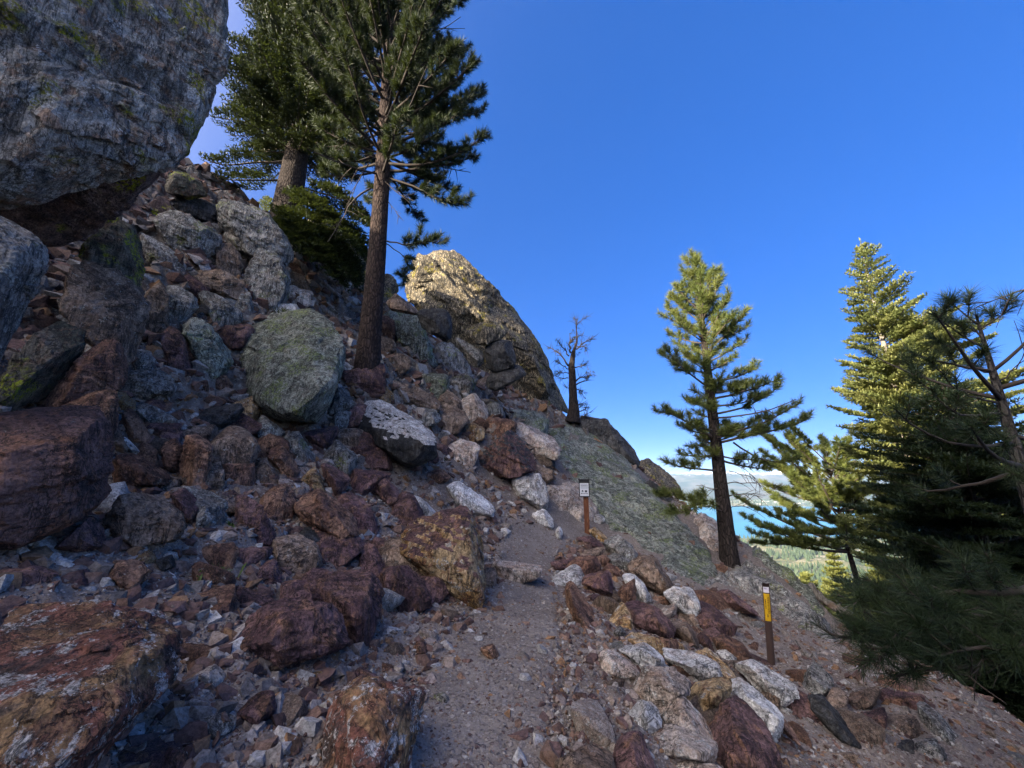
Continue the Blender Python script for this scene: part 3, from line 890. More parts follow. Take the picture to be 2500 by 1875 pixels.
# --- low wall edging the trail
W_ = [('395,400 480,366 565,430 584,482 530,514 446,472', 'gl', .4, 'dark grey flat-faced rock at the top of the wall'),
 ('230,375 320,366 405,420 340,432', 'pu', .4, 'thin maroon stone beside the dark grey wall rock'),
 ('310,335 350,316 415,370 424,402 380,394', 'oc', .4, 'ochre-edged splinter stone by the sign post foot'),
 ('186,545 240,492 342,478 384,540 270,608', 'ru', .5, 'brick-red block at the wall end by the trail'),
 ('336,490 400,472 434,500 390,554', 'ru', .45, 'small russet block above the maroon wall cube'),
 ('95,510 222,488 212,552 128,558', 'pu', .45, 'low dark flagstones at the trail edge by the brick-red block'),
 ('276,625 300,588 420,558 454,690 400,694 338,682', 'pu', .5, 'maroon cube-shaped wall stone behind the upright rust slab'),
 ('420,480 470,466 566,510 545,574 430,532', 'gl', .4, 'grey-purple wedge between the dark grey rock and the big brown one'),
 ('545,530 600,488 682,488 724,560 784,650 724,692 620,622 556,580', 'br', .45, 'largest brown block of the upper wall'),
 ('380,560 430,518 504,560 494,594 440,602', 'ru', .45, 'russet stone squeezed beside the maroon cube'),
 ('496,590 560,578 624,640 664,722 600,734 536,644', 'wh', .4, 'bluish white leaning stone in the middle wall'),
 ('455,700 510,638 565,608 578,690 560,734 488,744', 'ru', .45, 'dark orange pointed stone leaning on the bluish white one'),
 ('310,710 350,688 474,740 432,774 366,792', 'pu', .45, 'maroon flat stone with a pale broken edge'),
 ('415,872 470,768 502,738 545,800 565,902 508,914', 'oc', .45, 'yellow-ochre pointed stone of the wall'),
 ('515,740 600,736 702,780 786,870 778,934 708,936 576,882', 'pu', .5, 'largest purple stone of the wall'),
 ('450,900 490,866 524,900 494,944', 'gl', .5, 'small grey stone at the foot of the yellow-ochre one'),
 ('764,850 850,846 904,900 936,1004 850,964 786,900', 'br', .5, 'glossy brown stone next to the largest purple one'),
 ('735,690 790,656 872,662 914,700 934,800 880,834 796,762', 'wh', .45, 'grooved silvery stone uphill of the glossy brown one'),
 ('505,950 560,906 652,918 694,960 600,994 516,994', 'oc', .45, 'low ochre stone under the largest purple one'),
 ('686,960 730,926 834,958 844,1002 740,1004', 'oc', .45, 'tan brick-like stone above the long white slab'),
 ('826,990 890,972 924,1010 850,1024', 'gl', .45, 'little grey stone beside the tan brick-like one'),
 ('485,1000 620,966 704,1020 724,1082 680,1108 596,1092', 'wh', .45, 'cream rounded stone at the trail edge'),
 ('376,1040 420,998 504,1030 594,1120 580,1154 430,1154 386,1082', 'pk', .5, 'pink stone with a white top at the trail edge'),
 ('710,1040 750,996 880,1016 1004,1060 1044,1130 1040,1174 960,1174 836,1112', 'wh', .4, 'long white slab bridging the middle of the wall'),
 ('915,1020 980,1002 1064,1060 1126,1150 1112,1194 1056,1174 996,1062', 'oc', .4, 'lichened ochre stone at the end of the long white slab'),
 ('1026,1010 1080,996 1138,1040 1124,1078 1060,1052', 'wh', .45, 'small white stone uphill of the pale blue slab'),
 ('1016,940 1080,922 1164,960 1214,1030 1204,1074 1130,1064 1036,992', 'ru', .45, 'rust-brown stone below the yellow marker post'),
 ('1136,1090 1240,1066 1354,1130 1444,1190 1490,1240 1440,1284 1370,1314 1236,1202', 'wh', .4, 'big pale blue slab on the outer side of the wall'),
 ('586,1180 640,1106 780,1116 874,1180 874,1234 760,1244 720,1364 640,1304 576,1212', 'pk', .45, 'tan-grey block beneath the long white slab'),
 ('866,1270 920,1186 1050,1160 1124,1200 1114,1254 1000,1354 950,1394 886,1332', 'oc', .5, 'glowing orange-brown stone in the lower wall'),
 ('1106,1210 1150,1156 1200,1186 1374,1350 1386,1420 1354,1504 1276,1442 1216,1322', 'wh', .4, 'long blue-white stone with dark flecks in the lower wall'),
 ('1196,1196 1260,1236 1404,1380 1494,1490 1484,1518 1390,1454 1366,1362', 'ru', .35, 'orange rusty plank-like slab on the outer wall edge'),
 ('530,1372 600,1296 660,1298 714,1370 704,1442 620,1484 546,1432', 'wh', .5, 'round pale bluish stone at the trail edge'),
 ('714,1320 760,1262 830,1256 924,1350 984,1440 1014,1534 900,1484 740,1434', 'pk', .5, 'tan upright rounded stone, tallest of the lower wall'),
 ('650,1460 800,1426 900,1466 1004,1516 1014,1582 980,1634 700,1594 666,1542', 'pk', .5, 'cream stone under the tan upright one'),
 ('1006,1430 1080,1306 1150,1280 1214,1330 1334,1500 1364,1664 1300,1740 1040,1740 996,1502', 'pu', .5, 'largest dark maroon slab at the bottom of the wall'),
 ('466,1560 520,1476 600,1466 654,1560 700,1740 470,1740', 'pu', .45, 'purple-brown stone below the round pale bluish one'),
 ('150,1620 330,1536 434,1590 444,1740 150,1740', 'br', .45, 'tan-brown rock at the bottom edge of the trail'),
 ('686,1640 840,1630 1004,1640 1064,1684 1060,1740 690,1740', 'pk', .4, 'flat tan stone at the bottom under the cream stone'),
 ('1040,680 1100,666 1234,770 1296,822 1180,792 1076,742', 'pu', .35, 'maroon splinter slab lying above the yellow marker post')]
for o_, m_, h_, l_ in W_:
    rock('H', o_, m_, h_, 'wall_stone', l_, group=GB_, tilt=.5, anchor=.9, cat='stone', chip=(.88, 1), chips=2, proud=.3, grow=1.15)
rock('H', '172,640 200,576 264,640 334,730 390,830 420,960 404,1014 366,1024 206,834 180,722', 'ru', .3, 'upright_rock', 'rust slab on edge with a whitish rim, standing along the trail', tilt=1.2, back=.25, proud=.3, grow=1.1, chips=1, anchor=.6, cat='rock')
rock('J', '720,1312 800,1330 900,1440 974,1542 900,1594 760,1484', 'gl', .35, b_, 'grey boulder in the shade beneath the dark pine boughs')
rock('J', '120,1290 230,1278 420,1500 466,1594 330,1544', 'dk', .25, s_, 'dark layered slab downhill of the wall')
rock('J', '242,1466 280,1458 324,1512 292,1524', 'wh', .4, r_, 'single white stone in the dirt downhill of the wall')
# --- bank on the uphill side of the trail
rock('G', '636,402 700,296 800,255 960,206 1004,206 1044,280 1084,400 1104,600 1104,742 1060,794 1000,702 900,582 740,552 648,472', 'oc', .42, 'tilted_boulder',
     'big tilted ochre boulder with maroon top beside the trail', inner=[(1110, 1250, .3), (1150, 1290, .8), (1060, 1345, .75), (1000, 1360, .6), (1140, 1430, .6)], cap='pu', cap_t=.66, cat='boulder', anchor=.8, amp=.05)
D_ = [('G', '515,562 560,548 680,548 764,620 804,700 794,764 640,804 556,692', 'pu', .45, b_, 'deep purple boulder tucked under the tilted ochre boulder'),
 ('G', '735,600 850,588 914,690 804,764 756,660', 'pu', .4, r_, 'dark purple rock in the hollow beneath the tilted ochre boulder'),
 ('G', '165,600 330,572 450,568 504,640 530,720 484,850 434,1034 330,1004 316,822 216,702', 'pu', .4, b_, 'folded maroon boulder with vertical ribs below the rubble'),
 ('F', '1305,992 1350,878 1470,760 1600,728 1830,748 1924,850 1954,902 1904,1004 1750,1054 1540,1080 1396,1044', 'pu', .45, b_, 'large broken maroon boulder topped by two pale pebbles'),
 ('G', '35,240 110,128 180,102 272,160 394,290 364,404 250,394 136,324', 'ru', .45, b_, 'maroon roof-shaped rock with tawny top on the bank'),
 ('G', '76,330 120,308 214,360 204,432 130,454 86,422', 'dk', .5, r_, 'blue-black stone at the foot of the roof-shaped rock'),
 ('G', '-5,372 70,348 98,400 84,474 0,484', 'br', .45, r_, 'half-buried tan rock next to the blue-black stone'),
 ('G', '455,12 510,-4 624,110 644,172 580,204 496,132', 'pu', .35, s_, 'slanting maroon slab above the dark shrub'),
 ('G', '476,400 500,368 644,420 644,482 580,504 506,472', 'pu', .45, r_, 'maroon wedge touching the uphill side of the tilted boulder'),
 ('G', '225,1500 280,1268 430,1186 650,1228 744,1240 704,1340 690,1600 690,1800 225,1800', 'mc', .5, b_, 'white and ochre marbled boulder at the bottom edge'),
 ('G', '336,1152 410,1098 504,1140 494,1184 390,1194', 'pu', .35, r_, 'flat purple rock above the marbled boulder'),
 ('G', '526,922 600,886 634,930 614,984 540,984', 'ru', .5, r_, 'small rust-red stone between the ribbed boulder and the trail'),
 ('G', '706,982 760,936 794,990 774,1034 730,1034', 'ru', .5, r_, 'reddish stone by the trail, one of a pair with a grey side'),
 ('G', '1076,992 1150,966 1184,1030 1140,1074', 'ru', .5, r_, 'lone reddish stone poking out of the trail surface'),
 ('G', '1150,522 1200,500 1300,538 1412,526 1424,592 1300,630 1190,610', 'pk', .35, r_, 'pale step rock crossing the trail'),
 ('G', '1105,542 1174,545 1168,652 1108,664', 'br', .4, r_, 'dark brown rock between the tilted boulder and the step rock'),
 ('G', '816,1252 870,1232 908,1270 894,1314 848,1314', 'gl', .5, r_, 'rounded grey stone in the trail dirt near the marbled boulder'),
 ('G', '1502,332 1525,306 1543,340 1534,384 1508,378', 'wh', .5, r_, 'thin white upright stone by the sign end of the trail'),
 ('F', '-250,900 0,760 200,720 440,698 620,738 830,788 1034,830 1064,940 1034,1084 900,1224 830,1304 760,1404 640,1494 400,1800 -250,1900', 'mc', .5, 'marbled_boulder', 'largest multicoloured red and white boulder low at the photo corner'),
 ('F', '586,242 680,148 820,128 964,188 1034,290 964,394 700,404 596,322', 'br', .3, r_, 'broad flat brown rock half sunk in dirt below the stack'),
 ('F', '300,432 420,330 510,246 594,360 594,412 470,444', 'pu', .45, r_, 'dark pointed maroon rock by the big rust-stained boulder'),
 ('F', '956,132 1030,102 1114,170 1094,284 1050,304 966,192', 'pu', .45, r_, 'purple angular rock above the pale upright stone'),
 ('F', '1086,332 1110,216 1150,192 1204,250 1140,324', 'gl', .45, r_, 'pale grey upright stone beside the small green plant'),
 ('F', '1140,132 1200,106 1334,190 1344,244 1250,234', 'br', .45, r_, 'brown elongated stone at the foot of the red boulder'),
 ('F', '1326,130 1390,138 1404,200 1370,244 1306,202', 'pu', .45, r_, 'small brown block at the end of the brown elongated stone'),
 ('F', '286,512 330,476 434,505 374,560', 'wh', .35, r_, 'flat pale grey flake on the dirt near the corner boulder'),
 ('F', '462,522 520,492 548,520 502,544', 'pk', .45, r_, 'small tan stone beside the flat pale flake'),
 ('F', '596,602 650,506 760,506 834,560 774,644 700,670', 'ru', .4, r_, 'round-topped brown rock beside the clump of green leaves'),
 ('F', '866,502 960,466 984,530 900,564', 'dk', .5, r_, 'black and rust stone between the brown rock and the green clump'),
 ('F', '-40,562 200,536 324,560 284,644 -40,660', 'pu', .35, r_, 'low maroon ledge rock above the multicoloured corner boulder'),
 ('F', '366,582 480,546 534,620 480,654 356,612', 'pu', .4, r_, 'maroon rock with a pale side next to the low ledge rock'),
 ('F', '1056,1152 1200,1086 1254,1130 1244,1204 1170,1284 1126,1212', 'pk', .45, r_, 'tan fist-shaped stone among needles by the broken maroon boulder'),
 ('F', '1026,1232 1080,1202 1104,1230 1060,1259', 'wh', .45, r_, 'small white stone at the foot of the tan fist-shaped one'),
 ('F', '1290,1182 1390,1162 1399,1200 1340,1234', 'wh', .4, r_, 'white flat stone downhill of the broken maroon boulder'),
 ('F', '1316,1352 1430,1256 1520,1222 1545,1330 1420,1454', 'pu', .45, r_, 'maroon block with a tan lip tilted in the dirt'),
 ('F', '1036,1442 1180,1336 1314,1370 1294,1454 1150,1504', 'gl', .3, s_, 'flat grey slab level with the dirt near the tilted maroon block'),
 ('F', '1476,1492 1555,1456 1502,1540', 'wh', .45, r_, 'blue-white triangular stone in the low dirt'),
 ('F', '1665,1505 1700,1438 1737,1432 1702,1530', 'wh', .45, r_, 'thin blue-white stone next to the marbled boulder'),
 ('F', '1306,1552 1400,1526 1384,1594 1330,1594', 'ru', .4, r_, 'orange-brown stone below the blue-white triangular one'),
 ('F', '866,1602 960,1536 1054,1600 1044,1720 866,1720', 'pu', .45, r_, 'dark maroon rock at the bottom edge beside the corner boulder'),
 ('E', '640,1642 676,1500 690,1436 790,1446 984,1560 974,1614', 'ru', .4, b_, 'rust-brown slab-like boulder below the wine-red rock'),
 ('E', '995,1642 1018,1480 1060,1328 1130,1338 1214,1390 1224,1462 1164,1532 1184,1652', 'ru', .45, b_, 'red boulder with tan speckled top in the bank'),
 ('E', '1216,1502 1230,1378 1330,1286 1424,1310 1494,1420 1444,1534 1330,1564 1228,1544', 'br', .45, b_, 'mottled brown-grey boulder beside the red one'),
 ('E', '896,1372 960,1296 1064,1310 1044,1374 920,1404', 'pu', .4, r_, 'purple rock behind the red boulder'),
 ('E', '1486,1372 1560,1328 1664,1366 1664,1464 1500,1444', 'ru', .4, r_, 'low brown rock uphill of the mottled boulder'),
 ('E', '694,1352 716,1148 772,1188 854,1290 874,1354 780,1394', 'ru', .35, r_, 'orange-brown wedge beside the wine-red rock'),
 ('E', '676,1352 730,1348 824,1440 780,1454', 'wh', .4, r_, 'blue-white splinter between the orange-brown wedge and the rust-brown boulder')]
for f_, o_, m_, h_, n_, l_ in D_:
    kw = dict(group=GD_, anchor=.92, grow=1.1)
    if n_ == 'marbled_boulder':
        kw.update(Y=2.15, tilt=.8, anchor=.5, cat='boulder', amp=.06)
    rock(f_, o_, m_, h_, n_, l_, **kw)
# ------------------------------------------------------------------ vegetation
def leafmat(name, ca, cb, trans=.35, cc=None):
    b = NB(name)
    P = b.coord()
    n = b.noise(P, 1.7, 2, .5)
    n2 = b.noise(P, 13, 2, .6)
    c = b.mix(b.mapr(n, .38, .62), ca, cb)
    c = b.hsv(c, b.math('MULTIPLY_ADD', n2, .9, .55))
    d = b.n('ShaderNodeBsdfPrincipled')
    b.put(d.inputs['Base Color'], c)
    d.inputs['Roughness'].default_value = .55
    d.inputs['Specular IOR Level'].default_value = .3
    t = b.n('ShaderNodeBsdfTranslucent')
    b.put(t.inputs['Color'], b.mix(.5, c, (.12, .15, .02)))
    mx = b.n('ShaderNodeMixShader')
    mx.inputs[0].default_value = trans
    b.t.links.new(d.outputs[0], mx.inputs[1])
    b.t.links.new(t.outputs[0], mx.inputs[2])
    b.t.links.new(mx.outputs[0], b.out.inputs[0])
    return b.m


def barkmat(name, ca, cb, sc=1.0, furrow=1.0):
    b = NB(name)
    P = b.coord()
    S = b.mapping(P, scale=(1, 1, .28))
    n = b.noise(S, 16 * sc, 5, .65, .8)
    v = b.vor(b.mapping(P, scale=(1, 1, .3)), 17 * sc, 'DISTANCE_TO_EDGE')
    g = b.mapr(v, .02, .2)
    c = b.mix(b.math('MULTIPLY', g, b.mapr(n, .3, .7)), ca, cb)
    h = b.math('ADD', g, b.math('MULTIPLY', n, .6))
    return b.surf(c, .95, b.bump(h, .9 * furrow, .03), .15)


M['needle'] = leafmat('pine_needles', (.010, .021, .009), (.022, .037, .014), .18)  # shaded copy, the dark of the shade put into the colour
M['needle_lit'] = leafmat('sunlit_pine_needles', (.09, .118, .03), (.15, .17, .045))  # lit copy of the pine needles, sunlight painted into the colour
M['fir'] = leafmat('fir_needles', (.010, .020, .010), (.02, .033, .015), .2)  # fir needles darkened in colour to stand for shade
M['fir_lit'] = leafmat('sunlit_fir_needles', (.125, .15, .05), (.2, .21, .07))  # brighter copy of the fir needles, with the sunlight in its colour
M['fir_far'] = leafmat('sunlit_far_fir_needles', (.11, .125, .03), (.17, .18, .05))  # far firs: golden sunlight put into the needle colour
M['juniper'] = leafmat('dry_foliage', (.028, .024, .014), (.05, .042, .02))
M['green'] = leafmat('herb_leaves', (.07, .115, .022), (.12, .17, .04))
M['shrub'] = leafmat('shrub_leaves', (.02, .035, .014), (.045, .06, .022))
M['bark_red'] = barkmat('reddish_bark', (.018, .013, .012), (.066, .046, .039))
M['bark_grey'] = barkmat('grey_bark', (.022, .02, .019), (.062, .057, .053))
M['bark_dark'] = barkmat('dark_bark', (.02, .016, .015), (.055, .044, .039))
M['bark_fir'] = barkmat('pale_fir_bark', (.16, .14, .12), (.30, .27, .24), furrow=.4)
M['twig'] = flat('twig_bark', (.07, .055, .045), .9)
M['dark_twig'] = flat('dark_twig_bark', (.035, .028, .024), .9)
M['twig_pale'] = flat('pale_dead_twigs', (.26, .23, .2), .9)


def driftmat():
    b = NB('weathered_wood')
    S = b.mapping(b.coord('Generated'), scale=(30, 30, 1.5))
    S2 = b.mapping(b.coord(), scale=(1, 1, 1))
    n = b.noise(S, 1.0, 6, .7, .6)
    n2 = b.noise(S2, 3, 4, .6)
    c = b.mix(b.mapr(n, .35, .65), (.075, .065, .058), (.22, .205, .19))
    c = b.mix(b.math('MULTIPLY', b.mapr(n2, .5, .65), .6), c, (.17, .1, .06))
    return b.surf(c, .9, b.bump(n, .8, .02), .2)


M['wood'] = driftmat()


def unit(v):
    v = np.asarray(v, float)
    return v / (np.linalg.norm(v, axis=-1, keepdims=True) + 1e-9)


def needles(buf, pos, dr, n, L, W, rng, stem=.14, a0=.2, a1=1.5, droop=0.0):
    pos, dr = np.asarray(pos, float), unit(dr)
    T = len(pos)
    if T == 0:
        return
    u = rng.random((T, n))
    base = pos[:, None] - dr[:, None] * (u * stem)[..., None]
    q = rng.normal(size=(T, n, 3))
    q -= (q * dr[:, None]).sum(-1, keepdims=True) * dr[:, None]
    q = unit(q)
    th = a0 + (a1 - a0) * np.sqrt(rng.random((T, n))) * (.45 + .55 * u)
    nd = dr[:, None] * np.cos(th)[..., None] + q * np.sin(th)[..., None]
    nd[..., 2] -= droop
    nd = unit(nd)
    sd = unit(np.cross(nd, rng.normal(size=(T, n, 3)))) * W / 2
    ln = (L * rng.uniform(.7, 1.1, (T, n)))[..., None]
    V = np.stack([base - sd, base + sd, base + nd * ln], 2).reshape(-1, 3)
    buf.add(V, np.arange(len(V)).reshape(-1, 3))


def sprays(buf, A, B, el, ew, rng, gap=.05):
    """short fir needles lying flat along twigs A->B"""
    A, B = np.asarray(A, float), np.asarray(B, float)
    Ln = np.linalg.norm(B - A, axis=1)
    k = np.maximum((Ln / gap).astype(int), 2)
    idx = np.repeat(np.arange(len(A)), k)
    t = np.concatenate([np.linspace(.05, 1, n) for n in k])
    p = A[idx] + (B - A)[idx] * t[:, None]
    d = unit(B - A)[idx]
    side = unit(np.cross(d, [0, 0, 1.0]))
    up = np.cross(side, d)
    out = []
    for sgn, upw in ((1, .25), (-1, .25), (0, .9)):
        m = len(p)
        j = rng.normal(0, .38, (m, 3))
        nd = unit(d * .75 + side * sgn * .9 + up * upw + j)
        w = unit(np.cross(nd, up + .6 * j)) * ew / 2
        l = (el * rng.uniform(.6, 1.15, m))[:, None]
        out.append(np.stack([p - w * .6, p + w * .6, p + nd * l * .55 + w, p + nd * l], 1))
    V = np.concatenate(out).reshape(-1, 3)
    a = np.arange(0, len(V), 4)
    F = np.concatenate([np.stack([a, a + 1, a + 2], 1), np.stack([a, a + 2, a + 3], 1)])
    buf.add(V, F)


def curve(p, d, L, up, n=7, wob=.0, rng=None):
    """a limb from p along d, bending up by up"""
    t = np.linspace(0, 1, n)[:, None]
    d = unit(d)
    P = np.asarray(p) + d * L * t + np.array([0, 0, 1.0]) * up * L * t ** 2
    if wob:
        w = rng.normal(0, wob * L, (n, 3))
        w[0] = 0
        P = P + np.cumsum(w, 0) * .35
    return P


def polyl(P, u):
    P = np.asarray(P)
    s = np.concatenate([[0], np.cumsum(np.linalg.norm(np.diff(P, axis=0), axis=1))])
    s /= s[-1]
    return np.stack([np.interp(u, s, P[:, k]) for k in range(3)], -1)


def refine(P, n, rng, wob):
    u = np.linspace(0, 1, n)
    Q = polyl(P, u)
    # soften corners
    for _ in range(2):
        Q[1:-1] = (Q[:-2] + 2 * Q[1:-1] + Q[2:]) / 4
    w = rng.normal(0, wob, (n, 3))
    w[0] = 0
    return Q + w


def pine_limb(bl, T, P, r0, rng, step=.15, twl=(.16, .42), u0=.28, dense=1.5, upb=.35):
    """wood of one limb into bl, tufts (pos, dir) into T"""
    L = np.linalg.norm(np.diff(P, axis=0), axis=1).sum()
    bl.tube(P, np.linspace(r0, r0 * .28, len(P)), 6)
    n = max(2, int(L * (1 - u0) / step * dense))
    for k in range(n):
        u = u0 + (1 - u0) * (k + rng.random()) / n
        q = polyl(P, u)
        d = unit(polyl(P, min(u + .05, 1)) - polyl(P, u - .05))
        sd = unit(np.cross(d, [0, 0, 1])) * (1 if k % 2 else -1)
        a = rng.uniform(.5, 1.1)
        td = unit(d * math.cos(a) + sd * math.sin(a) * rng.uniform(.4, 1) + np.array([0, 0, 1]) * rng.uniform(-.15, .6))
        l = rng.uniform(*twl) * (1.25 - .6 * u) * min(1.0, .5 + L / 3)
        tw = curve(q, td, l, upb, 4)
        bl.tube(tw, np.linspace(.011, .006, 4), 4, cap=False)
        T.append((tw[-1], tw[-1] - tw[-2]))
        if l > .2:
            for _ in range(3 if l > .4 else 2):
                v = rng.uniform(.45, .85)
                m = polyl(tw, v)
                dd = unit(unit(td) + rng.normal(0, .6, 3) + [0, 0, .3])
                e = m + dd * .1
                bl.tube([m, m + dd * .05, e], [.007, .006, .005], 4, cap=False)
                T.append((e, dd))
    T.append((P[-1], P[-1] - P[-2]))


def dead_limb(bl, P, r0, rng, n=5, tw=(.15, .5)):
    bl.tube(P, np.linspace(r0, r0 * .25, len(P)), 5)
    for k in range(n):
        u = rng.uniform(.25, .95)
        q = polyl(P, u)
        d = unit(polyl(P, min(u + .05, 1)) - polyl(P, u - .05))
        td = unit(d + rng.normal(0, .75, 3))
        t = curve(q, td, rng.uniform(*tw), rng.uniform(-.5, .4), 4, .05, rng)
        bl.tube(t, np.linspace(r0 * .35 + .003, .003, 4), 4, cap=False)


def trunk_mesh(P, Rr, sides=18, rough=.05, rng=None, flare=.35, fl_h=.6):
    n = max(14, int(len(P) * 6))
    u = np.linspace(0, 1, n) ** 1.15
    Q = polyl(P, u)
    rr = np.interp(u, np.linspace(0, 1, len(Rr)), Rr)
    s = np.linalg.norm(Q - Q[0], axis=1)
    rr = rr * (1 + flare * np.exp(-s / fl_h))
    b = Buf()
    b.tube(Q, rr, sides)
    V = b.V[0]
    c = np.repeat(Q, sides, 0)
    k = len(c)
    d = V[:k] - c
    nz = fbm(V[:k] * np.array([5, 5, 1.6]), 3)
    V[:k] += d * (nz * rough * 2.2)[:, None]
    b.V[0] = V
    return b


def finish_tree(name, label, cat, base, tb, lb, cb, bark, twig, leaf, group=None):
    o = empty(name, base, label, cat, group)
    tb.build('trunk', bark, o, base)
    if lb is not None and lb.n: lb.build('limbs', twig, o, base)
    if cb is not None and cb.n: cb.build('crown', leaf, o, base, smooth=False)
    return o


def pine(name, label, base, H, r0, env, lo, seed, whorl=.42, kbr=5, nn=34, nl=.17, nw=.007, limbs=(), dead=(), lean=(0, 0), bark='bark_red', leaf='needle',
         az=None, step=.15, twl=(.16, .42), elev=(-8, 58), group=None, wiggle=.0, topcut=None, dpct=0.0, cat='pine tree', twig='twig', gapp=0.0, dens=1.5, lvar=(.68, 1.12)):
    rng = np.random.default_rng(seed)
    base = np.asarray(base, float)
    hs = np.linspace(0, 1, 7)
    TP = np.stack([base[0] + lean[0] * hs ** 1.5 + wiggle * np.sin(hs * 7), base[1] + lean[1] * hs ** 1.5, base[2] - .15 + H * hs], 1)
    tb = trunk_mesh(TP, r0 * (1 - hs) ** .85 + .012, rng=rng)
    lb, cb, T = Buf(), Buf(), []
    z = lo
    while z < H - .15:
        if topcut and z > topcut:
            break
        t = (z - lo) / (H - lo)
        k = kbr if t < .85 else max(3, kbr - 2)
        a0 = rng.uniform(0, 6.28)
        for i in range(k):
            if rng.random() < gapp:
                continue
            a = a0 + 6.283 * i / k + rng.uniform(-.35, .35)
            L = env(t, a) * rng.uniform(*lvar)
            if L < .12:
                continue
            zz = z + rng.uniform(-.12, .12)
            q = polyl(TP, min(zz / H, .99))
            e = R(elev[0] + (elev[1] - elev[0]) * t ** .9 + rng.uniform(-17, 17))
            d = np.array([math.cos(a) * math.cos(e), math.sin(a) * math.cos(e), math.sin(e)])
            P = curve(q, d, L, .22 * (1 - .3 * t) + rng.uniform(-.1, .12), 7, .02, rng)
            rr = (.012 + .013 * L) * (1.1 - .3 * t)
            if rng.random() < dpct * (1 - t) ** 2:
                dead_limb(lb, P, rr * .7, rng)
            else:
                pine_limb(lb, T, P, rr, rng, step, twl, dense=dens)
        z += whorl * (1.1 - .45 * t) * rng.uniform(.8, 1.2)
    T.append((TP[-1], np.array([0, 0, 1.0])))
    for pts, rr, n in limbs:
        P = refine(np.array([at(x, y, Y) for x, y, Y in pts]), 9, rng, .012)
        pine_limb(lb, T, P, rr, rng, step, twl, u0=n, dense=dens)
    for pts, rr in dead:
        P = refine(np.array([at(x, y, Y) for x, y, Y in pts]), 8, rng, .012)
        dead_limb(lb, P, rr, rng, 6)
    pos = np.array([t[0] for t in T])
    dr = np.array([t[1] for t in T])
    needles(cb, pos, dr, nn, nl, nw, rng, stem=.2)
    return finish_tree(name, label, cat, base, tb, lb, cb, M[bark], M[twig], M[leaf], group)


def fir_branch(lb, A, B, P, r0, rng, tstep=.1, wid=.42):
    L = np.linalg.norm(np.diff(P, axis=0), axis=1).sum()
    lb.tube(P, np.linspace(r0, r0 * .25, len(P)), 5, cap=False)
    n = max(3, int(L / tstep))
    A.append(polyl(P, .8)); B.append(P[-1])
    for k in range(n):
        u = .12 + .86 * (k + rng.random() * .6) / n
        q = polyl(P, u)
        d = unit(polyl(P, min(u + .06, 1)) - polyl(P, u - .06))
        for sg in (1, -1):
            sd = unit(np.cross(d, [0, 0, 1])) * sg
            l = (wid * L * (1 - u) ** .75 * min(1, u * 3.2) + .07) * rng.uniform(.7, 1.15)
            td = unit(d * rng.uniform(.6, 1.0) + sd + np.array([0, 0, rng.uniform(-.12, .14)]))
            e = q + td * l + np.array([0, 0, -.06 * l])
            A.append(q); B.append(e)
            if l > .34:                                   # side sprigs
                for _ in range(int(l / .14)):
                    v = rng.uniform(.25, .9)
                    m = q + (e - q) * v
                    t2 = unit(td + unit(np.cross(td, [0, 0, 1])) * rng.choice([-1, 1]) * .8)
                    A.append(m); B.append(m + t2 * l * (1 - v) * .55 + t2 * .05)


def fir(name, label, base, H, r0, env, lo, seed, whorl=.3, kbr=6, el=.075, ew=.02, gap=.05, limbs=(), bark='bark_grey', leaf='fir', elev=(-14, 38), group=None,
        lean=(0, 0), tstep=.11, gapp=.0, zmax=None, cat='fir tree', wid=.42, lvar=(.72, 1.12)):
    rng = np.random.default_rng(seed)
    base = np.asarray(base, float)
    hs = np.linspace(0, 1, 7)
    TP = np.stack([base[0] + lean[0] * hs, base[1] + lean[1] * hs, base[2] - .2 + H * hs], 1)
    tb = trunk_mesh(TP, r0 * (1 - hs) ** .9 + .012, rng=rng)
    lb, cb, A, B = Buf(), Buf(), [], []
    z = lo
    while z < H - .1:
        if zmax and z > zmax:
            break
        t = z / H
        a0 = rng.uniform(0, 6.28)
        for i in range(kbr):
            if rng.random() < gapp:
                continue
            a = a0 + 6.283 * i / kbr + rng.uniform(-.4, .4)
            L = env((z - lo) / (H - lo), a) * rng.uniform(*lvar)
            if L < .08:
                continue
            q = polyl(TP, min(z / H + rng.uniform(-.006, .006), .995))
            e = R(elev[0] + (elev[1] - elev[0]) * t + rng.uniform(-6, 6))
            d = np.array([math.cos(a) * math.cos(e), math.sin(a) * math.cos(e), math.sin(e)])
            P = curve(q, d, L, rng.uniform(-.05, .16), 6, .012, rng)
            fir_branch(lb, A, B, P, .007 + .010 * L, rng, tstep, wid)
        z += whorl * (1.15 - .5 * t) * rng.uniform(.8, 1.2)
    A.append(TP[-1] - [0, 0, .35]); B.append(TP[-1] + [0, 0, .1])
    for pts, rr in limbs:
        P = refine(np.array([at(x, y, Y) for x, y, Y in pts]), 8, rng, .012)
        fir_branch(lb, A, B, P, rr, rng, tstep, wid)
    sprays(cb, A, B, el, ew, rng, gap)
    return finish_tree(name, label, cat, base, tb, lb, cb, M[bark], M['twig'], M[leaf], group)


def basept(px, py, Y, sink=0.0):
    p = at(px, py, Y)
    p[2] = min(p[2], float(Z(p[0], p[1])) + .05) - sink
    return p


def right_of(a):            # 1 towards the viewer's right
    return math.cos(a)


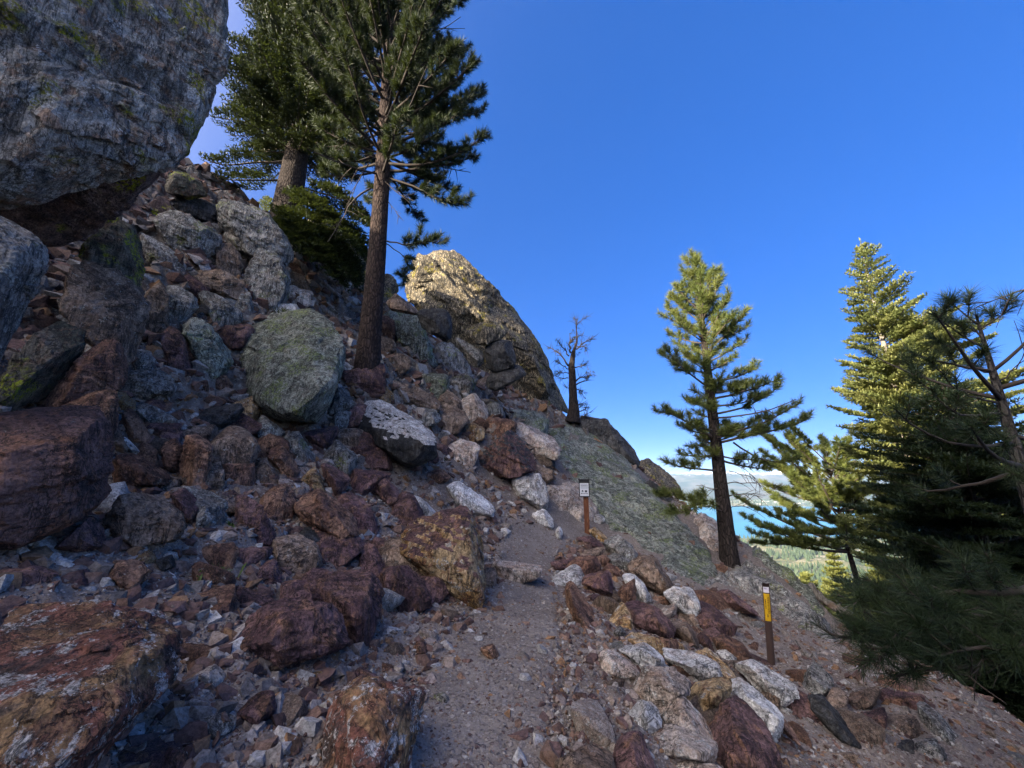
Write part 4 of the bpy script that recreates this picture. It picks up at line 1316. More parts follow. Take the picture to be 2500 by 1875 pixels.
# tall pine on the slope
pine('pine_tree', 'tall pine with bare reddish trunk standing on the rocky slope', basept(893, 928, 9.5), 17.5, .27,
     lambda t, a: (2.9 - 1.3 * t) * (1 + .12 * right_of(a)) * (1 if t > .06 else .8), 6.2, 11, dens=2.0, whorl=.31, kbr=6, nn=52, nl=.2, nw=.014, twig='dark_twig', lean=(-.35, 0), wiggle=.04, topcut=15.2,
     limbs=[([(935, 585, 9.5), (985, 600, 9.3), (1040, 590, 9.2), (1088, 592, 9.1)], .022, .3), ([(935, 590, 9.5), (990, 625, 9.6), (1000, 655, 9.7), (985, 690, 9.8)], .016, .4),
            ([(930, 400, 9.5), (1020, 405, 9.3), (1110, 385, 9.2), (1180, 335, 9.1)], .05, .3), ([(930, 430, 9.5), (1010, 455, 9.4), (1090, 495, 9.3), (1140, 500, 9.2)], .035, .4),
            ([(935, 330, 9.5), (1010, 330, 9.0), (1100, 300, 8.8), (1135, 265, 8.7)], .04, .35), ([(915, 380, 9.5), (850, 400, 9.2), (790, 380, 9.0)], .035, .3)],
     dead=[([(905, 460, 9.5), (860, 480, 9.4), (838, 540, 9.4), (800, 590, 9.3)], .03), ([(935, 480, 9.5), (965, 510, 9.4), (975, 535, 9.4)], .014),
           ([(900, 520, 9.5), (870, 500, 9.2), (845, 480, 9.0)], .014), ([(930, 420, 9.5), (960, 470, 9.3), (1010, 490, 9.2)], .02), ([(900, 400, 9.5), (870, 450, 9.2), (850, 500, 9.1)], .02)],
     dpct=.3)
# fir behind it
fir('fir_tree', 'thick-trunked fir with dark boughs between the overhang and the tall pine', basept(692, 566, 12), 13.5, .47,
    lambda t, a: (2.9 - 1.3 * t) * (1 - .12 * right_of(a)) * (1 if t > .05 else .7), 3.4, 12, whorl=.36, kbr=7, el=.13, ew=.05, gap=.085, zmax=11.5, lean=(.2, 0), tstep=.12, bark='bark_dark',
    limbs=[([(690, 395, 12), (610, 395, 11.8), (540, 410, 11.6), (490, 385, 11.4)], .05), ([(690, 440, 12), (620, 440, 11.4), (560, 440, 11.1), (520, 430, 11)], .04),
           ([(710, 470, 12), (780, 500, 11.4), (850, 560, 11), (905, 650, 10.8)], .045), ([(705, 510, 12), (760, 560, 11.2), (820, 620, 10.9), (860, 690, 10.7)], .04),
           ([(710, 500, 12), (770, 530, 11.8), (840, 610, 11.5), (880, 700, 11.3)], .04), ([(700, 530, 12), (740, 580, 11.1), (790, 640, 10.8), (840, 700, 10.6)], .035),
           ([(715, 450, 12), (790, 470, 12.2), (860, 500, 12), (930, 560, 11.8)], .04), ([(700, 540, 11.8), (720, 560, 11), (750, 590, 10.7), (790, 620, 10.5)], .03)], gapp=.08)
# lone pine by the lake view
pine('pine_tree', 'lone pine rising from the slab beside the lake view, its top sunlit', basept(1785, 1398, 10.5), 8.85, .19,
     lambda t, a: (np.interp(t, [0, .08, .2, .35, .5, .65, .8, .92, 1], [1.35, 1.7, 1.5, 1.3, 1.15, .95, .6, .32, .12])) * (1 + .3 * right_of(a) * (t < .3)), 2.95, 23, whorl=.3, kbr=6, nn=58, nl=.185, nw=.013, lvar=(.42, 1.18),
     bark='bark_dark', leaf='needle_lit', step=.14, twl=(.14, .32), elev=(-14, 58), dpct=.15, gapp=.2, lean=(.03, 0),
     limbs=[([(1755, 1075, 10.5), (1700, 1045, 10.3), (1650, 1010, 10.2), (1598, 1003, 10.1)], .035, .25), ([(1760, 1080, 10.5), (1840, 1060, 10.3), (1920, 1045, 10.2), (1975, 1020, 10.1)], .035, .3),
            ([(1752, 1150, 10.5), (1700, 1145, 10.2), (1655, 1140, 10.0), (1625, 1125, 9.9)], .03, .3), ([(1790, 1080, 10.5), (1850, 1120, 10.3), (1910, 1135, 10.2), (1955, 1115, 10.1)], .025, .45),
            ([(1772, 1240, 10.5), (1720, 1215, 10.2), (1670, 1225, 10.1), (1610, 1205, 10.3)], .022, .3), ([(1770, 1250, 10.5), (1720, 1230, 10.0), (1690, 1250, 9.9), (1640, 1250, 10)], .018, .3),
            ([(1750, 1010, 10.5), (1810, 1000, 10.2), (1860, 975, 10.1), (1905, 940, 10)], .03, .3)],
     dead=[([(1775, 1180, 10.5), (1830, 1178, 10.3), (1895, 1185, 10.2)], .014), ([(1775, 1210, 10.5), (1820, 1205, 10.2), (1862, 1215, 10.1)], .013),
           ([(1775, 1238, 10.5), (1810, 1236, 10.3), (1830, 1240, 10.2)], .012), ([(1780, 1130, 10.5), (1830, 1150, 10.2), (1860, 1190, 10.1)], .012),
           ([(1768, 1190, 10.5), (1730, 1195, 10.3), (1710, 1180, 10.2)], .012), ([(1780, 1150, 10.5), (1840, 1165, 10.6), (1880, 1210, 10.6)], .012), ([(1775, 1215, 10.5), (1830, 1200, 10.6), (1865, 1225, 10.7)], .012)])
# sunlit fir
_b = basept(2330, 1500, 14)
_t = at(2098, 582, 14)
_b[:2] = _t[:2]
_b[2] = float(Z(_b[0], _b[1]))
FH = float(_t[2] - _b[2])
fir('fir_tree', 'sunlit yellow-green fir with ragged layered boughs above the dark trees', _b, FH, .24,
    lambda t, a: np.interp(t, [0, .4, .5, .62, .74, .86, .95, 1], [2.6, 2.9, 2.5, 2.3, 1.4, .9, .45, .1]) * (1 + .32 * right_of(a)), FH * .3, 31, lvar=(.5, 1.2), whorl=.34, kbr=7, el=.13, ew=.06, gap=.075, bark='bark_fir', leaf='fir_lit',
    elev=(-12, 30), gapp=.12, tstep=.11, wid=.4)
# shaded fir in front
_t = at(2290, 905, 8.6)
_b = np.array([_t[0], _t[1], float(Z(_t[0], _t[1]))])
FH = float(_t[2] - _b[2])
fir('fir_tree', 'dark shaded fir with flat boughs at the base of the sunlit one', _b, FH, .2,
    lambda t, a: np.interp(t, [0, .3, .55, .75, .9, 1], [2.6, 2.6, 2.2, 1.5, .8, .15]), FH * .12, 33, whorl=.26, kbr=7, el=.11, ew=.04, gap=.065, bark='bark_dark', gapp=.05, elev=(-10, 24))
_t = at(2520, 1010, 9.5)
_b = np.array([_t[0], _t[1], float(Z(_t[0], _t[1]))])
FH = float(_t[2] - _b[2])
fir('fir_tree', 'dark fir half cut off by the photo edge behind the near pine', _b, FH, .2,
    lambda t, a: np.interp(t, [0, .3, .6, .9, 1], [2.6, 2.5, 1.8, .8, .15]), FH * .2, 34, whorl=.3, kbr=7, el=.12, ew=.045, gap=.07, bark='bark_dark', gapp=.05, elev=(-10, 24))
# near pine at the picture edge, its boughs reaching in
_t = at(2376, 745, 5.6)
_b = np.array([_t[0], _t[1], float(Z(_t[0], _t[1]))])
FH = float(_t[2] - _b[2])
pine('pine_tree', 'young long-needled pine with sparse dark tufts against the sky', _b, FH, .15,
     lambda t, a: np.interp(t, [0, .4, .7, .85, .95, 1], [1.9, 1.9, 1.35, .9, .45, .2]), FH * .62, 41, dens=.8, whorl=.5, kbr=3, nn=80, nl=.22, nw=.007, bark='bark_grey', leaf='needle', twig='dark_twig', step=.3, twl=(.2, .4), elev=(-4, 40), gapp=.1,
     limbs=[([(2440, 1010, 5.6), (2350, 1018, 5.4), (2290, 990, 5.3), (2270, 950, 5.2)], .02, .6), ([(2436, 985, 5.6), (2340, 960, 5.3), (2300, 910, 5.2)], .018, .6),
            ([(2470, 1080, 5.6), (2380, 1100, 5.2), (2250, 1060, 5.0), (2180, 1000, 4.9)], .03, .4)],
     dead=[([(2560, 690, 5.4), (2470, 718, 5.3), (2410, 742, 5.3)], .02), ([(2440, 930, 5.6), (2480, 900, 5.5), (2505, 850, 5.4)], .012)])
# low boughs of a pine standing just outside the picture
_b = np.array([6.3, 3.6, float(Z(6.3, 3.6))])
pine('pine_tree', 'pine at the photo edge whose low dark boughs sweep over the slope', _b, 4.6, .2, lambda t, a: (1.5 - .8 * t) * (1.2 if right_of(a) < -.2 else .9), .9, 43, dens=2.0, whorl=.5, kbr=4, nn=60, nl=.21, nw=.005, bark='bark_dark', leaf='needle', twig='dark_twig',
     step=.17, twl=(.2, .42), elev=(-8, 40),
     limbs=[([(2620, 1440, 3.9), (2450, 1520, 3.8), (2300, 1560, 3.8), (2130, 1560, 3.9), (2050, 1560, 3.9)], .045, .2), ([(2600, 1420, 3.9), (2420, 1450, 3.9), (2250, 1450, 4.0), (2090, 1470, 4.1)], .04, .2),
            ([(2620, 1500, 3.8), (2470, 1610, 3.6), (2320, 1640, 3.6), (2180, 1650, 3.7)], .04, .2), ([(2450, 1520, 3.8), (2330, 1490, 3.7), (2230, 1530, 3.6), (2140, 1620, 3.6)], .03, .25),
            ([(2620, 1560, 3.6), (2500, 1600, 3.5), (2400, 1570, 3.4), (2300, 1600, 3.4)], .03, .25)],
     dead=[([(2380, 1560, 3.7), (2400, 1620, 3.6), (2360, 1660, 3.5), (2330, 1650, 3.5)], .012), ([(2430, 1540, 3.7), (2440, 1590, 3.6), (2410, 1640, 3.5)], .01)])
# wind-bent pine beyond the ridge
_b = basept(2125, 1440, 21)
_h = float(at(2070, 1112, 21)[2] - _b[2])
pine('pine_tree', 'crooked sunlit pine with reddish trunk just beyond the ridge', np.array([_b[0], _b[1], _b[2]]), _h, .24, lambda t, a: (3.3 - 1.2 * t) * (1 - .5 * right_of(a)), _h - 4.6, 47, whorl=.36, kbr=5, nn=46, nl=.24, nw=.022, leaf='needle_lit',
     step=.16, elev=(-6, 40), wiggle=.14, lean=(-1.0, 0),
     limbs=[([(2110, 1330, 21.0), (2030, 1340, 20.4), (1950, 1320, 20.0), (1855, 1285, 19.6)], .06, .2), ([(2100, 1300, 21.0), (2020, 1305, 20.2), (1960, 1300, 19.9), (1900, 1300, 19.6)], .05, .2),
            ([(2080, 1230, 21.0), (2010, 1220, 20.4), (1960, 1190, 20.2), (1930, 1160, 19.9)], .04, .25)])
# golden crowns lower down the valley side
for k, (px, py, Y, lab) in enumerate([(2030, 1345, 84, 'golden-lit fir crown below the ridge under the lake'), (2130, 1310, 92, 'golden-lit fir lower on the slope, behind the crooked pine'),
                                      (2290, 1180, 80, 'golden-lit fir glimpsed through the dark boughs'), (2440, 1160, 85, 'golden-lit fir glimpsed behind the near pine trunk'),
                                      (1965, 1395, 76, 'small golden-lit fir crown closest to the ridge bedrock')]):
    t = at(px, py, Y)
    zb = float(Z(t[0], t[1]))
    h = max(14.0, float(t[2] - zb))
    fir('fir_tree', lab, np.array([t[0], t[1], t[2] - h]), h, .25, lambda t, a: 7.5 * (1 - t) ** .75 + .3, h * .12, 60 + k, whorl=1.5, kbr=8, el=.6, ew=.26, gap=.42, leaf='fir_far', tstep=.7, group='firs on the slope below the ridge', elev=(-10, 25))
_t = at(655, 478, 24)
_b = np.array([_t[0], _t[1], _t[2] - 6])
fir('fir_tree', 'small yellow-lit treetop peeking over the skyline beside the fir trunk', _b, 6, .12, lambda t, a: 1.5 * (1 - t) ** .7 + .1, 1.5, 71, whorl=.4, kbr=6, el=.16, ew=.06, gap=.1, leaf='fir_far', tstep=.2)


# dead snag on the skyline
def snag():
    rng = np.random.default_rng(5)
    Yj = 17.0
    f = lambda x, y: at(1300 + x * .199, 750 + y * .199, Yj)
    base = f(500, 1400)
    tb = trunk_mesh(np.array([f(490, 1420), f(505, 1290), f(500, 1100), f(490, 900), f(480, 720), f(500, 560), f(545, 420), f(540, 300), f(530, 200)]),
                    np.array([.25, .2, .17, .17, .15, .12, .055, .03, .012]), 14, .1, rng, .45, .5)
    lb, cb = Buf(), Buf()
    T = []
    for pts, r in [([(440, 720), (390, 640), (340, 560), (270, 520), (200, 470)], .045), ([(450, 600), (400, 520), (330, 450), (300, 410)], .035), ([(450, 810), (350, 800), (250, 825)], .025),
                   ([(440, 870), (380, 880), (320, 860)], .025), ([(530, 910), (590, 870), (650, 840), (730, 835)], .04), ([(540, 950), (620, 920), (680, 880), (650, 790)], .035), ([(520, 740), (600, 720), (680, 700)], .03),
                   ([(540, 520), (600, 450), (650, 400), (710, 370)], .035), ([(535, 300), (520, 200), (517, 130)], .02), ([(540, 230), (590, 180), (638, 135)], .02), ([(550, 1210), (590, 1190), (632, 1185)], .025),
                   ([(560, 1290), (620, 1250), (672, 1190)], .03), ([(570, 1330), (640, 1310), (690, 1270)], .025), ([(470, 560), (450, 480), (470, 400), (500, 395)], .05), ([(440, 760), (350, 690), (280, 620)], .025),
                   ([(545, 480), (590, 500), (650, 480)], .025), ([(545, 400), (570, 350), (620, 330)], .015), ([(530, 1000), (570, 1010), (620, 1050)], .02), ([(450, 990), (430, 990), (405, 975)], .012)]:
        P = refine(np.array([f(*p) for p in pts]) + rng.normal(0, .08, (len(pts), 3)) * np.linspace(0, 1, len(pts))[:, None], 9, rng, .02)
        dead_limb(lb, P, r, rng, 16, (.15, .45))
        if rng.random() < .75:
            for _ in range(int(rng.integers(3, 9))):
                T.append((polyl(P, rng.uniform(.5, 1)) + rng.normal(0, .07, 3), rng.normal(size=3)))
    for _ in range(26):
        T.append((f(rng.normal(530, 60), rng.uniform(280, 560)) + rng.normal(0, .1, 3), rng.normal(size=3)))
    needles(cb, [t[0] for t in T], [t[1] for t in T], 9, .13, .02, rng, .16)
    finish_tree('dead_tree', 'gnarled dead snag with twisted bare twigs on the skyline ledge', 'dead tree', base, tb, lb, cb, M['bark_dark'], M['dark_twig'], M['juniper'])


snag()


# ------------------------------------------------------------------ fallen wood
def log(pts, r, label, name='fallen_log', cat='log', stubs=3, lift=.05, group='fallen grey logs on the slope', flat_=.6):
    rng = np.random.default_rng(hash_label(label))
    W = []
    for p in pts:
        x, y = p[0], p[1]
        Y = p[2] if len(p) > 2 else cast(x, y)
        q = at(x, y, Y * .985)
        W.append(q)
    W = refine(np.array(W), 16, rng, .012)
    u = np.linspace(0, 1, 16)
    b = Buf()
    b.tube(W, r * (1 - .45 * u) * (1 + .15 * rng.normal(size=16)), 12)
    V = b.V[0]
    V += (fbm(V * np.array([7, 7, 7.]), 3) * r * .35)[:, None] * unit(rng.normal(size=(len(V), 3)) * .3 + [0, -.5, .6])
    b.V[0] = V
    for _ in range(stubs):
        q = polyl(W, rng.uniform(.2, .95))
        d = unit(rng.normal(size=3) + [0, -.6, .7])
        b.tube(curve(q, d, rng.uniform(.12, .4) * (r / .12), .2, 4, .05, rng), np.linspace(r * .3, .006, 4), 5)
    org = np.concatenate(b.V).mean(0)
    o = b.build(name, M['wood'], None, org)
    tag(o, label, cat, group)
    ROCKS.append((label, name, np.array(pts[0][:2]), org, 100))


log([(715, 640), (800, 705), (885, 770), (915, 800)], .15, 'dark weathered log running behind the tall pine trunk')
log([(758, 735), (830, 785), (880, 830)], .15, 'pale grey log ending uphill of the tall pine trunk')
log([(918, 830), (1000, 880), (1060, 920), (1095, 945), (1150, 1000), (1205, 1058)], .14, 'longest grey log, splintered at its lower end')
log([(921, 875), (975, 900), (1023, 935)], .09, 'short grey log beside the tall pine foot')
log([(900, 775), (960, 815), (1010, 850), (1060, 895)], .13, 'twisted grey log above the longest one', stubs=5)
log([(780, 660), (840, 720), (880, 760)], .12, 'dark log half hidden by the low fir boughs')
log([(1797, 1385), (1840, 1430), (1880, 1490)], .08, 'weathered root-like log at the lone pine foot')
log([(1890, 1530), (1950, 1580), (2010, 1640)], .05, 'thin grey branch lying below the yellow marker post')
log([(1950, 1560), (1990, 1600), (2030, 1660)], .035, 'thinner crooked branch on the scree near the dark boughs')
log([(1790, 1500), (1850, 1545), (1905, 1570)], .05, 'splintered pale wood piece behind the yellow marker post')
log([(1365, 1600), (1395, 1585)], .008, 'short twig lying on the trail by the rust slab', 'twig', 'twig', 1, group=None)
log([(1025, 1690), (1055, 1708), (1075, 1718)], .01, 'twig beside the rounded grey stone in the dirt', 'twig', 'twig', 1, group=None)
log([(1970, 1430, 11.2), (2010, 1465, 11), (2050, 1490, 10.8), (2080, 1500, 10.6)], .13, 'gnarled dark root hanging over the ridge edge', 'exposed_root', 'root', 5, group=None)
log([(1660, 1478), (1690, 1500), (1720, 1540), (1735, 1580)], .05, 'shaggy dark stump piece among the wall stones', 'rotten_branch', 'branch', 4, group=None)


# ------------------------------------------------------------------ small plants
def herb(px, py, h, n, label, leaf='green', name='leafy_plant', cat='plant', w=.02, spread=.9, Y=None, stems=1):
    rng = np.random.default_rng(hash_label(label))
    Y = Y or cast(px, py)
    p = at(px, py, Y)
    b = Buf()
    for k in range(n):
        a = rng.uniform(0, 6.28)
        e = rng.uniform(.25, 1.35)
        d = np.array([math.cos(a) * math.cos(e), math.sin(a) * math.cos(e), math.sin(e)])
        L = h * rng.uniform(.55, 1.1)
        q = p + np.array([rng.normal(0, .18 * h * spread), rng.normal(0, .18 * h * spread), 0])
        m = q + d * L * .55
        t = q + d * L + np.array([0, 0, -.22 * L])
        s = unit(np.cross(d, [0, 0, 1.])) * w * rng.uniform(.6, 1.2)
        b.add([q - s * .3, q + s * .3, m - s, m + s, t], [[0, 1, 3], [0, 3, 2], [2, 3, 4]])
    o = b.build(name, M[leaf], None, p, smooth=False)
    tag(o, label, cat)


herb(508, 1418, .17, 150, 'biggest clump of green leaves in the dirt bank', w=.012, spread=2.2)
herb(556, 1294, .13, 34, 'small green leafy plant beside the pale upright stone', w=.014)
herb(741, 1262, .14, 30, 'small green sprig on the roof-shaped maroon rock', w=.012)
herb(962, 1230, .2, 120, 'low dark shrub under the slanting maroon slab', leaf='shrub', name='low_shrub', cat='shrub', w=.016, spread=2.2)
herb(690, 768, .3, 90, 'grass tuft growing on top of the lichen boulder', leaf='shrub', name='grass_tuft', cat='grass tuft', w=.008, spread=1.2, Y=cast(690, 800) * .97)
herb(588, 1170, .1, 22, 'tiny green sprout beside the red boulder', w=.012)
herb(1084, 1130, .2, 40, 'small olive sprout beneath the black-faced boulder', leaf='shrub', w=.012)
# ------------------------------------------------------------------ ground
PATH = [(1090, 1960, .62, -1.62), (1140, 1800, .60, None), (1205, 1650, .58, None), (1262, 1520, .56, None), (1272, 1440, .58, None), (1275, 1385, .62, None), (1290, 1335, .62, None), (1325, 1295, .7, None), (1400, 1265, .8, None)]
PC = []
for x, y, w, z in PATH:
    Yp = cast(x, y, .8) if z is None else atz(x, y, z)[1]
    p = at(x, y, Yp)
    PC.append((p[0], p[1], w))
PC = np.array([(PC[0][0] - .1, -3.0, .6)] + PC)
_u = np.linspace(0, 1, 220)
_s = np.concatenate([[0], np.cumsum(np.hypot(np.diff(PC[:, 0]), np.diff(PC[:, 1])))])
PL = np.stack([np.interp(_u * _s[-1], _s, PC[:, k]) for k in range(3)], 1)


def path_d(x, y):
    x, y = np.asarray(x, float).ravel(), np.asarray(y, float).ravel()
    out = np.full(x.shape, 9.0)
    near = np.nonzero((np.abs(x) < 6) & (y < 16) & (y > -5))[0]
    for i in range(0, len(near), 20000):
        k = near[i:i + 20000]
        d = np.hypot(x[k, None] - PL[None, ::3, 0], y[k, None] - PL[None, ::3, 1]) - PL[None, ::3, 2]
        out[k] = d.min(1)
    return out


def ground():
    az = np.concatenate([np.linspace(-64, 64, 640), np.linspace(64, 296, 90)[1:-1]])
    az = np.radians(az)
    rr = np.concatenate([np.geomspace(.45, 50, 330), np.geomspace(50, 14500, 120)[1:]])
    A, Rr = np.meshgrid(az, rr)
    x, y = (np.sin(A) * Rr).ravel(), (np.cos(A) * Rr).ravel()
    z = Z(x, y)
    pd = path_d(x, y)
    P = np.stack([x, y, z], 1)
    near = np.nonzero(Rr.ravel() < 60)[0]
    Q = P[near]
    off = sstep(-.1, .5, pd[near])
    h, rk = relief(Q[:, 0], Q[:, 1], Q[:, 2], off)
    z[near] += h
    rocky = np.zeros((len(x), 3))
    rocky[near, 0] = rk
    far = np.nonzero((Rr.ravel() > 60) & (z > -296))[0]
    z[far] += 3 * fbm(P[far] / 18., 3) * sstep(60, 200, Rr.ravel()[far])
    V = np.stack([x, y, z], 1)
    na, nr = len(az), len(rr)
    i, j = np.meshgrid(np.arange(nr - 1), np.arange(na), indexing='ij')
    i, j = i.ravel(), j.ravel()
    j2 = (j + 1) % na
    F = np.stack([i * na + j, (i + 1) * na + j, (i + 1) * na + j2, i * na + j2], 1)[:, ::-1]
    c = len(V)
    V = np.concatenate([V, [[0, 0, float(Z(0, 0))]]])
    me = mkmesh('ground', V, F, True, [ground_mat()], col=np.concatenate([rocky, [[0, 0, 0]]]))
    o = link('ground', me)
    tag(o, kind='structure')
    o2 = path_mesh()
    return o


def pebble_layers(b, P, base):
    """stones of several sizes lying in the soil"""
    v1 = b.n('ShaderNodeTexVoronoi'); b.put(v1.inputs['Vector'], P); v1.inputs['Scale'].default_value = 26
    v2 = b.n('ShaderNodeTexVoronoi'); b.put(v2.inputs['Vector'], P); v2.inputs['Scale'].default_value = 70
    n = b.noise(P, 5, 5, .65)
    sep1 = b.n('ShaderNodeSeparateColor'); b.put(sep1.inputs[0], v1.outputs['Color'])
    sep2 = b.n('ShaderNodeSeparateColor'); b.put(sep2.inputs[0], v2.outputs['Color'])
    m1 = b.math('MULTIPLY', b.mapr(v1.outputs['Distance'], .55, .4), b.mapr(sep1.outputs[0], .45, .52))
    m2 = b.math('MULTIPLY', b.mapr(v2.outputs['Distance'], .55, .4), b.mapr(sep2.outputs[0], .3, .4))
    st1 = b.mix(sep1.outputs[1], (.09, .06, .055), (.33, .3, .27))
    st2 = b.mix(sep2.outputs[1], (.10, .07, .06), (.30, .27, .25))
    c = b.mix(b.math('MULTIPLY', m2, .75), base, st2)
    c = b.mix(b.math('MULTIPLY', m1, .8), c, st1)
    h = b.math('ADD', b.math('MULTIPLY', m1, 1.0), b.math('MULTIPLY', m2, .5))
    h = b.math('ADD', h, b.math('MULTIPLY', n, .7))
    return c, h, n


def ground_mat():
    b = NB('soil_and_scree')
    P = b.coord()
    n0 = b.noise(P, .8, 5, .65)
    nb = b.noise(P, 22, 6, .75)
    soil = b.mix(b.mapr(n0, .38, .62), (.13, .107, .092), (.19, .16, .138))
    soil = b.hsv(soil, b.math('MULTIPLY_ADD', nb, 1.1, .45))
    c, h, n = pebble_layers(b, P, soil)
    sep = b.n('ShaderNodeSeparateXYZ'); b.put(sep.inputs[0], P)
    # far away the same ground carries meadow, forest floor and bare flats
    geo = b.n('ShaderNodeVectorMath', operation='LENGTH'); b.put(geo.inputs[0], P)
    nf = b.noise(P, .004, 5, .6)
    nf2 = b.noise(P, .02, 4, .6)
    veg = b.mix(b.mapr(nf, .42, .56), (.035, .05, .025), (.17, .16, .08))
    veg = b.mix(b.mapr(nf2, .55, .62), veg, (.28, .25, .18))
    c = b.mix(b.mapr(geo.outputs['Value'], 28, 60), c, veg)
    at_ = b.n('ShaderNodeAttribute', attribute_name='tint')
    sp = b.n('ShaderNodeSeparateColor'); b.put(sp.inputs[0], at_.outputs['Color'])
    nr = b.noise(P, 3.1, 7, .7, .5)
    rk = b.mix(b.mapr(nr, .38, .62), (.07, .06, .055), (.2, .18, .16))
    rk = b.mix(b.mapr(b.noise(P, 9, 7, .75), .56, .6), rk, (.3, .3, .27))
    rk = b.mix(b.mapr(b.noise(P, 1.7, 4, .6), .55, .64), rk, (.15, .08, .05))
    c = b.mix(b.math('MULTIPLY', sp.outputs[0], b.mapr(nb, .35, .5)), c, rk)
    nor = b.bump(b.math('ADD', h, nr), .8, .03)
    nor = b.bump(nb, .5, .012, nor)
    return b.surf(c, .95, nor, .15)


def path_mat():
    b = NB('trodden_gravel')
    P = b.coord()
    n0 = b.noise(P, 1.3, 5, .6)
    nb = b.noise(P, 30, 6, .75)
    soil = b.mix(b.mapr(n0, .38, .62), (.145, .124, .11), (.205, .18, .16))
    soil = b.hsv(soil, b.math('MULTIPLY_ADD', nb, 1.0, .5))
    c, h, n = pebble_layers(b, P, soil)
    return b.surf(c, .95, b.bump(nb, .6, .012, b.bump(h, .9, .022)), .15)


def path_mesh():
    nu, nv = 900, 90
    u = np.linspace(0, 1, nu)
    C = np.stack([np.interp(u, _u, PL[:, k]) for k in range(3)], 1)
    T = unit(np.gradient(C[:, :2], axis=0))
    Nn = np.stack([T[:, 1], -T[:, 0]], 1)
    v = np.linspace(-1, 1, nv)
    edge = 1 + .22 * fbm(np.stack([C[:, 0] * 1.7, C[:, 1] * 1.7, u * 0], 1), 4)
    X = C[:, None, :2] + Nn[:, None] * (v[None, :, None] * (C[:, 2] * edge)[:, None, None])
    x, y = X[..., 0].ravel(), X[..., 1].ravel()
    z = Z(x, y)
    P = np.stack([x, y, z], 1)
    z = z + relief(x, y, z, sstep(-.1, .5, path_d(x, y)))[0]
    e = np.abs(np.tile(v, nu))
    z += .016 - .055 * sstep(.72, 1, e) + .008 * fbm(P * 9, 3, ridge=True)
    V = np.stack([x, y, z], 1)
    i, j = np.meshgrid(np.arange(nu - 1), np.arange(nv - 1), indexing='ij')
    i, j = i.ravel(), j.ravel()
    F = np.stack([i * nv + j, i * nv + j + 1, (i + 1) * nv + j + 1, (i + 1) * nv + j], 1)
    o = link('path', mkmesh('path', V, F, True, [path_mat()]))
    tag(o, kind='structure')
    return o


ground()


# ------------------------------------------------------------------ loose stones and gravel
def inside(poly_, p):
    x, y = poly_[:, 0], poly_[:, 1]
    lo, hi = poly_.min(0), poly_.max(0)
    if (p < lo).any() or (p > hi).any():
        return False
    x2, y2 = np.roll(x, -1), np.roll(y, -1)
    c = ((y > p[1]) != (y2 > p[1])) & (p[0] < (x2 - x) * (p[1] - y) / (y2 - y + 1e-9) + x)
    return c.sum() % 2 == 1


def project(p):
    f = p[1] * CP + p[2] * SP
    v = -p[1] * SP + p[2] * CP
    return np.array([1250 + FPX * p[0] / f, 937.5 - FPX * v / f])


def tmpl(seed, level):
    rng = np.random.default_rng(seed)
    P = rng.normal(size=(14, 3))
    P = unit(P) * rng.uniform(.75, 1, (14, 1)) * np.array([1, rng.uniform(.6, .95), rng.uniform(.35, .7)])
    V, F = hull_rock(P[:10], level, rng, .05, 140, 2)
    return V / np.abs(V).max(), F


def rotm(rng, n=None, tiltmax=.5):
    a = rng.uniform(0, 6.283)
    e = Matrix.Rotation(rng.uniform(-tiltmax, tiltmax), 3, 'X') @ Matrix.Rotation(rng.uniform(-tiltmax, tiltmax), 3, 'Y') @ Matrix.Rotation(a, 3, 'Z')
    m = np.array(e)
    if n is not None:
        q = Vector((0, 0, 1)).rotation_difference(Vector(n)).to_matrix()
        m = np.array(q) @ m
    return m


LOOK = dict(gn='greenish', gl='grey', wh='whitish', pu='maroon', ru='rusty', oc='ochre', br='brown', pk='cream', dk='blackish')


def place_label(p2, what):
    """a label no other stone has: what it looks like and the landmark it lies next to"""
    dd = sorted(((np.hypot(*(c - p2)), lab, c) for lab, nm, c, w, ex in ROCKS if len(lab.split()) <= 11))
    for d0, l0, c0 in dd[:9]:
        dx, dy = p2 - c0
        rel = ('to the right of' if dx > 0 else 'to the left of') if abs(dx) > abs(dy) * 1.2 else ('just below' if dy > 0 else 'just above')
        cand = f'{what} {rel} the {short_label(l0)}'
        if cand not in USED and len(cand.split()) <= 16:
            return cand
    return None


def clip_cell(P, a, b):
    """part of polygon P nearer to a than to b"""
    m, n = (a + b) / 2, b - a
    d = (P - m) @ n
    out = []
    for i in range(len(P)):
        j = (i + 1) % len(P)
        if d[i] <= 0:
            out.append(P[i])
        if d[i] * d[j] < 0:
            out.append(P[i] + (P[j] - P[i]) * d[i] / (d[i] - d[j]))
    return np.array(out)


